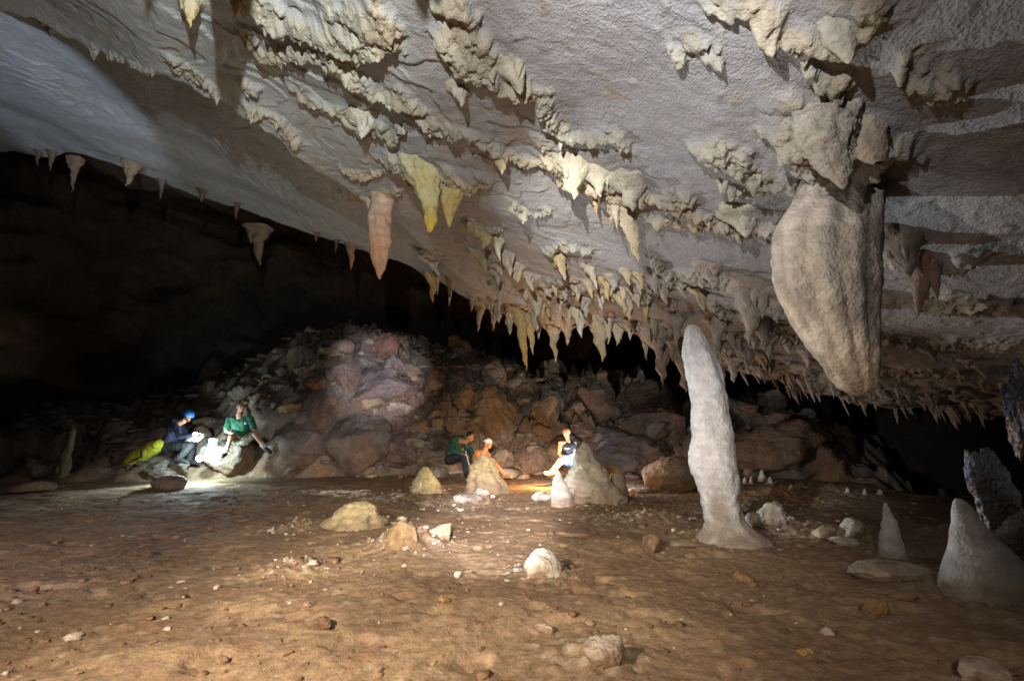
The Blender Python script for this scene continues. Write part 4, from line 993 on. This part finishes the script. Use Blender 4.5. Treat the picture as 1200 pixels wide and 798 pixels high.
# yellow green rucksack lying on its side
c = Vector(P(169, 531, 11.3)); bagm = plain('yellow_nylon', (.50, .52, .04), .55, .15, 18, .4)
root = link('rucksack', None, None, 'yellow green rucksack slumped on the ground at the far left of the group', 'rucksack', None, None, tuple(c))
Mx = Matrix.Rotation(-.42, 3, 'Y')
def ex(bm):
    ell(bm, c+Mx@Vector((-.02, 0, 0)), (.40, .19, .15), Mx); ell(bm, c+Mx@Vector((.24, 0, .04)), (.20, .18, .15), Mx); ell(bm, c+Mx@Vector((-.30, -.01, -.04)), (.14, .15, .09), Mx)
clothing('bag', bagm, root, [], ex, .02, 4)
def ex(bm): capsule(bm, c+Mx@Vector((.10, -.195, .11)), c+Mx@Vector((.06, -.19, -.10)), .018, .018); capsule(bm, c+Mx@Vector((.06, -.19, -.10)), c+Mx@Vector((-.26, -.15, -.10)), .018, .018)
clothing('strap', DARK, root, [], ex, .010, 1)
def ex(bm): ell(bm, c+Mx@Vector((.36, -.02, .05)), (.10, .16, .12), Mx)
clothing('lid_flap', bagm, root, [], ex, .014, 3)
# walking pole leaning by the hunched person
a = Vector(P(545.5, 528, 11.7)); b = Vector(P(551, 549, 11.5)); root = link('walking_pole', None, None, 'white walking pole leaning in front of the person in the dark green jacket', 'walking pole', None, None, tuple(b))
bm = bmesh.new(); capsule(bm, b, a, .012, .014); worn('shaft', WHITEP, root, bm)
bm = bmesh.new(); capsule(bm, a, a+(a-b).normalized()*.11, .02, .022); worn('grip', BLK, root, bm)
# headlamp on the floor behind the pointed stalagmite
LE = P(690, 548, 10.2)
lamp(LE, Vector((-.55, .5, .25)), 'small white lamp on the floor behind the big pointed stalagmite', .045, GLOW)
LW = P(641, 557, 10.0)
lamp(LW, Vector((.2, .2, 1)), 'small warm lamp on the floor between the cap wearer and the seated woman', .045, WARMG)

# ------------------------------------------------------------------ light: the cavers' lamps, the photographer's torches and added fill spots
def point(loc, col, W, r=.03):
    l = bpy.data.lights.new('lamp_light', 'POINT'); l.color = col; l.energy = W; l.shadow_soft_size = r
    o = bpy.data.objects.new('lamp_light', l); COL.objects.link(o); o.location = tuple(loc); return o
def spot(loc, target, col, W, ang, blend=.6, r=.03):
    l = bpy.data.lights.new('torch_or_fill_light', 'SPOT'); l.color = col; l.energy = W; l.spot_size = math.radians(ang); l.spot_blend = blend; l.shadow_soft_size = r
    o = bpy.data.objects.new('torch_or_fill_light', l); COL.objects.link(o); o.location = tuple(loc)
    o.rotation_euler = (Vector(target)-Vector(loc)).to_track_quat('-Z', 'Y').to_euler(); return o
K0 = tuple(KL)
cool = (.93, .95, 1.0); blue = (.62, .70, 1.0); lav = (.96, .95, .98)
spot(K0, (-.2, 3.4, 3.4), lav, 140, 125, .7, .02)                   # torch held up by the photographer, on the near ceiling
spot(K0, ceil_hit(570, 205), (1, .98, .95), 120, 50, 1.0, .02)
spot(K0, ceil_hit(670, 345), (1, .97, .90), 1300, 24, 1.0, .02)     # its beam on the far fringe
spot(K0, ceil_hit(340, 140), (.94, 1, .97), 380, 50, 1.0, .02)
spot(K0, ceil_hit(790, 140), (.96, .95, .98), 280, 46, 1.0, .02)
spot((-2.2, -.2, 2.3), (-1.1, 3.1, 0), (1, .80, .60), 1500, 66, 1.0, .1)     # warm torch over the left of the floor
spot((-.8, -.2, 2.1), ghit(420, 604), (1, .85, .70), 1100, 34, 1.0, .05)
spot((.9, -.4, 2.0), (1.2, 3.4, 0), (1, .78, .60), 200, 60, 1.0, .1)
spot((-.3, -.2, 1.6), ghit(585, 590), (1, .89, .89), 5200, 21, 1.0, .02)    # headlamp pool in the middle of the floor
spot((-3.2, -.2, 1.9), ghit(60, 640), (.96, .78, .76), 1000, 44, 1.0, .03)
spot((-.2, -.1, 1.45), at(445, 440, 14), (.88, .86, 1.0), 4800, 13, .8, .02) # beam on the rock pile
spot((-.6, -.1, 1.6), at(430, 510, 12), (.95, .88, .95), 1300, 18, 1.0, .03)
spot((-.1, -.1, 1.5), at(575, 475, 14), (1, .93, .85), 750, 13, 1.0, .03)
spot((.2, -.1, 1.5), at(790, 520, 13), (1, .8, .62), 130, 16, 1.0, .03)
spot((-3.6, .4, 1.6), ceil_hit(70, 125), (.70, .78, 1), 1000, 21, .5, .05)   # cool light on the left ceiling
spot((-1.7, .6, 1.5), at(835, 500, 5.3), (.92, .95, 1), 650, 24, 1.0, .03)  # extra beam added to brighten the tall stalagmite
spot((-3.0, 1.3, 1.5), at(960, 340, 2.95), (1, .95, .90), 420, 17, 1.0, .03) # beam on the huge stalactite
spot(LP+np.array([.05, -.3, .02]), ceil_hit(1140, 275), (.85, .92, 1), 1900, 24, .5, .03)  # the lamp on the ground, facing the right side
spot(LP+np.array([.10, -.3, .02]), ghit(1150, 640), (.85, .92, 1), 3200, 14, .5, .03)
spot(LP+np.array([.05, -.18, .05]), LP+np.array([.4, -1.2, -.5]), (.75, .95, 1), 260, 130, .8, .05)
spot((-1.5, .0, 1.7), ceil_hit(400, 250), (1, .70, .42), 130, 30, 1.0, .05)   # added warm fill, lifts the shaded left ceiling; no torch stands here
spot(K0, ceil_hit(110, 30), lav, 130, 52, 1.0, .02)
spot((-3, 0, 1.5), at(15, 412, 17), (1, .8, .5), 900, 9, 1.0, .03)
point(LP2+np.array([.06, -.12, -.02]), (.85, .95, 1), 26, .03)
point(LP+np.array([.18, -.1, .12]), (.70, .95, 1), 25, .05)
spot(LP+np.array([.1, -.45, .32]), LP+np.array([0, .4, -.05]), (.70, .95, 1), 170, 130, .8, .05)  # added flood ahead of the ground lamp, brightens the people and rocks round it
point(LE+np.array([-.05, .05, .12]), (.55, .72, 1), 60, .04)
point(LE+np.array([-.55, .0, .25]), (.60, .75, 1), 4, .04)
point(LW+np.array([.05, -.05, .18]), (1, .50, .14), 130, .04)
w = bpy.data.worlds.new('World'); SC.world = w; w.use_nodes = True
w.node_tree.nodes['Background'].inputs[0].default_value = (.5, .55, .7, 1); w.node_tree.nodes['Background'].inputs[1].default_value = .0008
SC.view_settings.view_transform = 'Standard'; SC.view_settings.look = 'None'; SC.view_settings.exposure = .38; SC.view_settings.gamma = 1
SC.render.engine = 'CYCLES'; SC.cycles.use_denoising = True; SC.cycles.denoising_prefilter = 'NONE'; SC.cycles.denoising_input_passes = 'RGB_ALBEDO_NORMAL'; SC.cycles.use_adaptive_sampling = False; SC.cycles.max_bounces = 5; SC.cycles.diffuse_bounces = 1; SC.cycles.sample_clamp_indirect = 2
